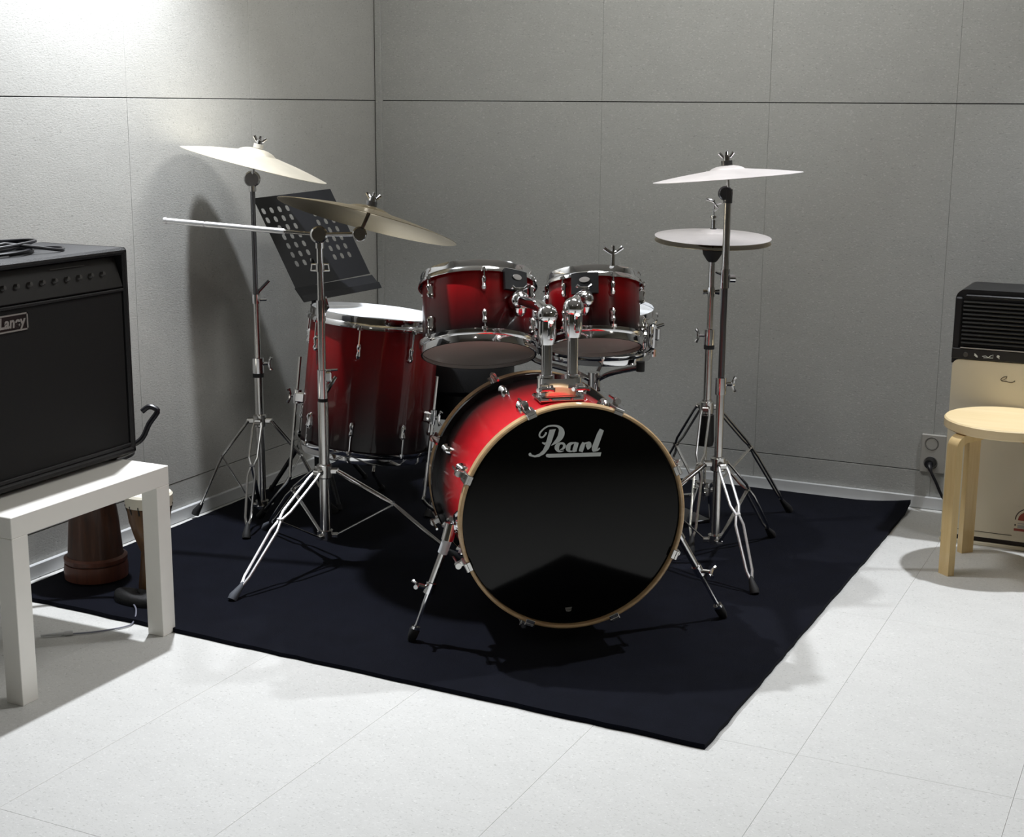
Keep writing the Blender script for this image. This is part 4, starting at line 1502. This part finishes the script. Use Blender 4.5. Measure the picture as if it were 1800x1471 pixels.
# small djembe
sx_, sy_ = -2.600, 3.075
t = thing('djembe', 'small brown djembe with white skin behind the right table leg', 'drum', (sx_, sy_, RZ), group='djembes behind the side table')
Tm = Matrix.Translation((sx_, sy_, RZ))
part('body', MB().lathe([(.030, 0), (.038, .003), (.039, .02), (.031, .08), (.028, .12), (.043, .16), (.057, .21), (.063, .262), (.058, .262), (.045, .2), (.024, .14), (.024, .1)], 40, Tm, close=True), M['dj_light'], t)
part('skin', MB().lathe([(.0655, .255), (.066, .285), (.061, .291), (.0001, .292)], 40, Tm), M['skin'], t)
mb = MB()
for k in range(14):
    a0_ = 2 * PI * k / 14
    a1_ = a0_ + PI / 14
    a2_ = a0_ + 2 * PI / 14
    f = lambda a, r, z: V((sx_ + r * math.cos(a), sy_ + r * math.sin(a), RZ + z))
    mb.tube([f(a0_, .0665, .262), f(a1_, .034, .150)], .0013, 6)
    mb.tube([f(a1_, .034, .150), f(a2_, .0665, .262)], .0013, 6)
part('rope', mb, M['black_rub'], t)

# thin cable with pale plug on the floor under the table
pts = smoothpath([(-2.585, 2.735, .004), (-2.54, 2.775, .004), (-2.50, 2.835, .004), (-2.50, 2.872, .006), (-2.54, 2.93, RT + .006), (-2.62, 2.99, RT + .004), (-2.66, 3.02, RT + .004)], 6)
t = thing('plug_cable', 'thin grey cable with pale plug on the floor under the table', 'cable', (-2.54, 2.80, 0))
part('cord', MB().tube(pts, .0022, 8), M['cable_grey'], t)
mb = MB().tube([(-2.600, 2.720, .007), (-2.585, 2.735, .007)], .0065, 10)
mb.tube([(-2.645, 2.682, .006), (-2.600, 2.720, .007)], [.003, .0045], 10)
part('plug', mb, M['clearplast'], t)
# dark cloth case lying beside the small djembe
vs = []
n1, n2 = 16, 8
bc = V((-2.575, 2.985, RT))
for i in range(n2 + 1):
    f = i / n2
    for k in range(n1):
        a = 2 * PI * k / n1
        r = 1 - f ** 3
        vs.append(bc + V((math.cos(a) * .088 * (r + .08 * math.sin(3 * a)) + .0, math.sin(a) * .038 * r, .034 * math.sin(f * PI / 2) * (1 + .15 * math.sin(2 * a + 1)) + .001)))
fs = [(i * n1 + k, i * n1 + (k + 1) % n1, (i + 1) * n1 + (k + 1) % n1, (i + 1) * n1 + k) for i in range(n2) for k in range(n1)]
fs.append(tuple(reversed(range(n1))))
solo('cloth_pouch', MB().add(vs, fs), M['vinyl_black'], 'small black cloth pouch lying in front of the small djembe', 'pouch', tuple(bc))

# ------------------------------------------------------------------ wall outlet
t = thing('wall_outlet', 'grey double wall outlet with black plug left of the stool', 'outlet', (-.803, YB, .20))
part('plate', MB().box((-.800, YB - .005, .197), (.084, .010, .135), bev=.003), M['outlet'], t)
for z in (.233, .165):
    part('socket', MB().lathe([(.0001, .004), (.017, .004), (.019, .0105), (.022, .0115), (.024, .010)], 24, frame((-.806, YB, z), (0, -1, 0))), M['outlet_hole'], t)
t = thing('power_plug', 'black power plug with its cord in the lower socket of the outlet', 'plug', (-.806, YB - .015, .165))
part('body', MB().tube([(-.806, YB - .013, .168), (-.806, YB - .040, .166)], [.020, .016], 16), M['black_plastic'], t)
part('cord', MB().tube(smoothpath([(-.806, YB - .036, .166), (-.795, YB - .055, .145), (-.775, YB - .06, .110), (-.74, YB - .06, .05), (-.66, YB - .07, .008), (-.60, YB - .09, .008)], 6), [.013, .012, .010, .009, .008, .007] + [.005] * 25, 10), M['cable_blk'], t)

# ------------------------------------------------------------------ dehumidifier / air purifier
AX0, AX1, AYF, AYB = -.707, -.248, 4.64, 4.88
t = thing('air_purifier', 'cream and black air purifier with louvred top behind the stool', 'appliance', ((AX0 + AX1) / 2, (AYF + AYB) / 2, 0))
xc = (AX0 + AX1) / 2


def rrect(w_, h_, r, n=6, only_top=False):
    pts = []
    for (cx1, cy1, a0_) in ((w_ / 2 - r, h_ / 2 - r, 0), (-w_ / 2 + r, h_ / 2 - r, PI / 2), (-w_ / 2 + r, -h_ / 2 + r, PI), (w_ / 2 - r, -h_ / 2 + r, 1.5 * PI)):
        if only_top and cy1 < 0:
            pts.append((w_ / 2 if cx1 > 0 else -w_ / 2, -h_ / 2))
            continue
        for k in range(n + 1):
            a = a0_ + PI / 2 * k / n
            pts.append((cx1 + r * math.cos(a), cy1 + r * math.sin(a)))
    return pts


WW = AX1 - AX0
mb = MB().prism(rrect(WW - .002, .60, .012), AYB - AYF - .03, (xc, AYF + .030, .315), (1, 0, 0), (0, 0, 1), (0, 1, 0))
part('body', mb, M['cream'], t)
mb = MB().prism(rrect(WW, .232, .030, only_top=True), AYB - AYF - .012, (xc, AYF + .012, .812 - .116), (1, 0, 0), (0, 0, 1), (0, 1, 0))
tp_ = part('upper_housing', mb, M['black_plastic'], t, label='glossy black upper housing')
# louvre slats
sm_ = MB().box((0, 0, 0), (WW - .050, .016, .0065), Matrix.Rotation(math.radians(-24), 3, 'X'), bev=.001).mesh('slat')
sm_.materials.append(M['black_plastic'])
for k in range(11):
    link('slat', sm_, None, t, loc=(0, AYF + .010 - t.location.y, .644 + k * .0128))
part('louvre_frame', MB().box((AX0 + .012, AYF + .010, .708), (.022, .020, .160), bev=.004).box((AX1 - .012, AYF + .010, .708), (.022, .020, .160), bev=.004).box((xc, AYF + .010, .792), (WW - .06, .020, .010), bev=.003), M['black_plastic'], t)
cpn = part('control_strip', MB().box((xc, AYF + .004, .613), (WW - .002, .016, .034), bev=.003), M['panel_dark'], t)
part('trim_line', MB().box((xc + .006, AYF - .004, .6315), (WW - .04, .004, .003)), M['plaque'], cpn, smooth=False)
part('button', MB().lathe([(.0001, .004), (.007, .004), (.008, 0)], 18, frame((AX0 + .044, AYF - .004, .611), (0, -1, 0))), M['knob_grey'], cpn)
ic = MB()
yf = AYF - .0045


def ipoly(pts, cx1, cz1, s_=1.0):
    ic.prism([(p[0] * s_, p[1] * s_) for p in pts], .0005, (cx1, yf, cz1), (1, 0, 0), (0, 0, 1), (0, -1, 0))


ipoly([(-.005, .007), (-.001, .005), (.005, -.001), (.006, -.006), (.001, -.005), (-.004, 0), (-.005, -.003)], AX0 + .075, .610)
ic.tube([(AX0 + .094, yf, .609), (AX0 + .104, yf, .611), (AX0 + .112, yf, .607), (AX0 + .118, yf, .612), (AX0 + .126, yf, .616), (AX0 + .126, yf, .606), (AX0 + .114, yf, .606), (AX0 + .098, yf, .605)], .0011, 6)
ipoly([(.0045 * math.cos(a * PI / 6), .0045 * math.sin(a * PI / 6) + .001) for a in range(12)], AX0 + .141, .611)
ipoly([(.001, -.004), (.004, -.007), (.004, -.003)], AX0 + .141, .611)
part('icons', ic, M['print_white'], cpn, smooth=False)
fp = part('front_panel', MB().prism(rrect(WW - .010, .565, .022, only_top=True), .030, (xc, AYF, .594 - .2825), (1, 0, 0), (0, 0, 1), (0, 1, 0)), M['cream'], t, label='plain cream front panel')
lgm = MB().tube(smoothpath([(-0.535, AYF - .0006, .551), (-0.545, AYF - .0006, .549), (-0.553, AYF - .0006, .541), (-0.549, AYF - .0006, .536), (-0.539, AYF - .0006, .536), (-0.527, AYF - .0006, .534), (-0.518, AYF - .0006, .535), (-0.511, AYF - .0006, .540)], 5), .0011, 6)
lgm.tube(smoothpath([(-0.549, AYF - .0006, .538), (-0.538, AYF - .0006, .545), (-0.536, AYF - .0006, .550)], 4), .0007, 6)
part('logo', lgm, M['print_dark'], fp)
# energy label low on the panel
lb = part('energy_label', MB().box((-.439, AYF - .0006, .095), (.09, .001, .10)), M['cream'], fp, smooth=False)
arc = MB()
for (r0_, r1_) in ((.036, .0395),):
    pts_ = [(r1_ * math.cos(a * PI / 16), r1_ * math.sin(a * PI / 16)) for a in range(17)] + [(r0_ * math.cos(a * PI / 16), r0_ * math.sin(a * PI / 16)) for a in range(16, -1, -1)]
    n_ = 17
    arc.add([(-.439 + p[0], AYF - .0013, .100 + p[1]) for p in pts_], [(i, i + 1, 2 * n_ - 2 - i, 2 * n_ - 1 - i) for i in range(n_ - 1)])
arc.box((-.476, AYF - .0013, .083), (.004, .0005, .006))
part('gauge_arc', arc, M['print_dark'], lb, smooth=False)
ga = MB()
pts_ = [(.030 * math.cos(a * PI / 16), .030 * math.sin(a * PI / 16)) for a in range(17)]
ga.add([(-.439 + p[0], AYF - .0013, .099 + p[1]) for p in pts_], [tuple(range(17))])
ga.box((-.439, AYF - .0013, .068), (.080, .0005, .008))
part('gauge_fill', ga, M['print_red'], lb, smooth=False)
part('text_lines', MB().box((-.439, AYF - .0013, .089), (.06, .0005, .003)).box((-.434, AYF - .0013, .079), (.07, .0005, .010)), M['outlet'], lb, smooth=False)
part('groove', MB().box((xc + .02, AYF - .0004, .047), (WW - .06, .0008, .0018)), M['print_dark'], fp, smooth=False)
part('kick_gap', MB().box((xc, AYF + .030, .0225), (WW - .012, .04, .022)), M['cream_dark'], t, smooth=False)
part('base', MB().box((xc, (AYF + AYB) / 2, .006), (WW - .004, AYB - AYF - .004, .012), bev=.002), M['cream'], t)

# ------------------------------------------------------------------ birch stool
sx_, sy_, sr = -.500, 4.445, .183
t = thing('wooden_stool', 'round birch stool with bent legs in front of the air purifier', 'stool', (sx_, sy_, 0))
part('seat', MB().lathe([(0.0001, .459), (sr - .004, .459), (sr, .455), (sr, .432), (sr - .004, .428), (0.0001, .428)], 64, Matrix.Translation((sx_, sy_, 0))), M['birch_seat'], t)
for k, (fx_, fy_) in enumerate(((-.632, 4.287), (-.618, 4.560), (-.368, 4.570), (-.368, 4.300))):
    e = V((sx_ - fx_, sy_ - fy_, 0)).normalized()
    sd = V((-e.y, e.x, 0))
    o = V((fx_, fy_, 0))
    prof = [(0, .0), (0, .385)]
    rO = .040
    outer, inner = [], []
    T2 = .023
    c_ = V((rO, 0, .427 - rO))
    path2 = [(T2 / 2 - .0, .0)]
    outer.append(o)
    inner.append(o + e * T2)
    for q in range(9):
        a = PI - (PI / 2) * q / 8
        outer.append(o + e * (rO + rO * math.cos(a)) + V((0, 0, .427 - rO + rO * math.sin(a))))
        inner.append(o + e * (rO + (rO - T2) * math.cos(a)) + V((0, 0, .427 - rO + (rO - T2) * math.sin(a))))
    outer.append(o + e * .13 + V((0, 0, .427)))
    inner.append(o + e * .13 + V((0, 0, .427 - T2 * .6)))
    hw = .021
    vs = []
    for A_, B_ in zip(outer, inner):
        vs += [A_ - sd * hw, A_ + sd * hw, B_ + sd * hw, B_ - sd * hw]
    n_ = len(outer)
    fs = []
    for i in range(n_ - 1):
        for q in range(4):
            l = (q + 1) % 4
            fs.append((i * 4 + q, (i + 1) * 4 + q, (i + 1) * 4 + l, i * 4 + l))
    fs += [(0, 1, 2, 3), tuple((n_ - 1) * 4 + q for q in (3, 2, 1, 0))]
    part('leg', MB().add(vs, fs), M['birch'], t, ang=40)
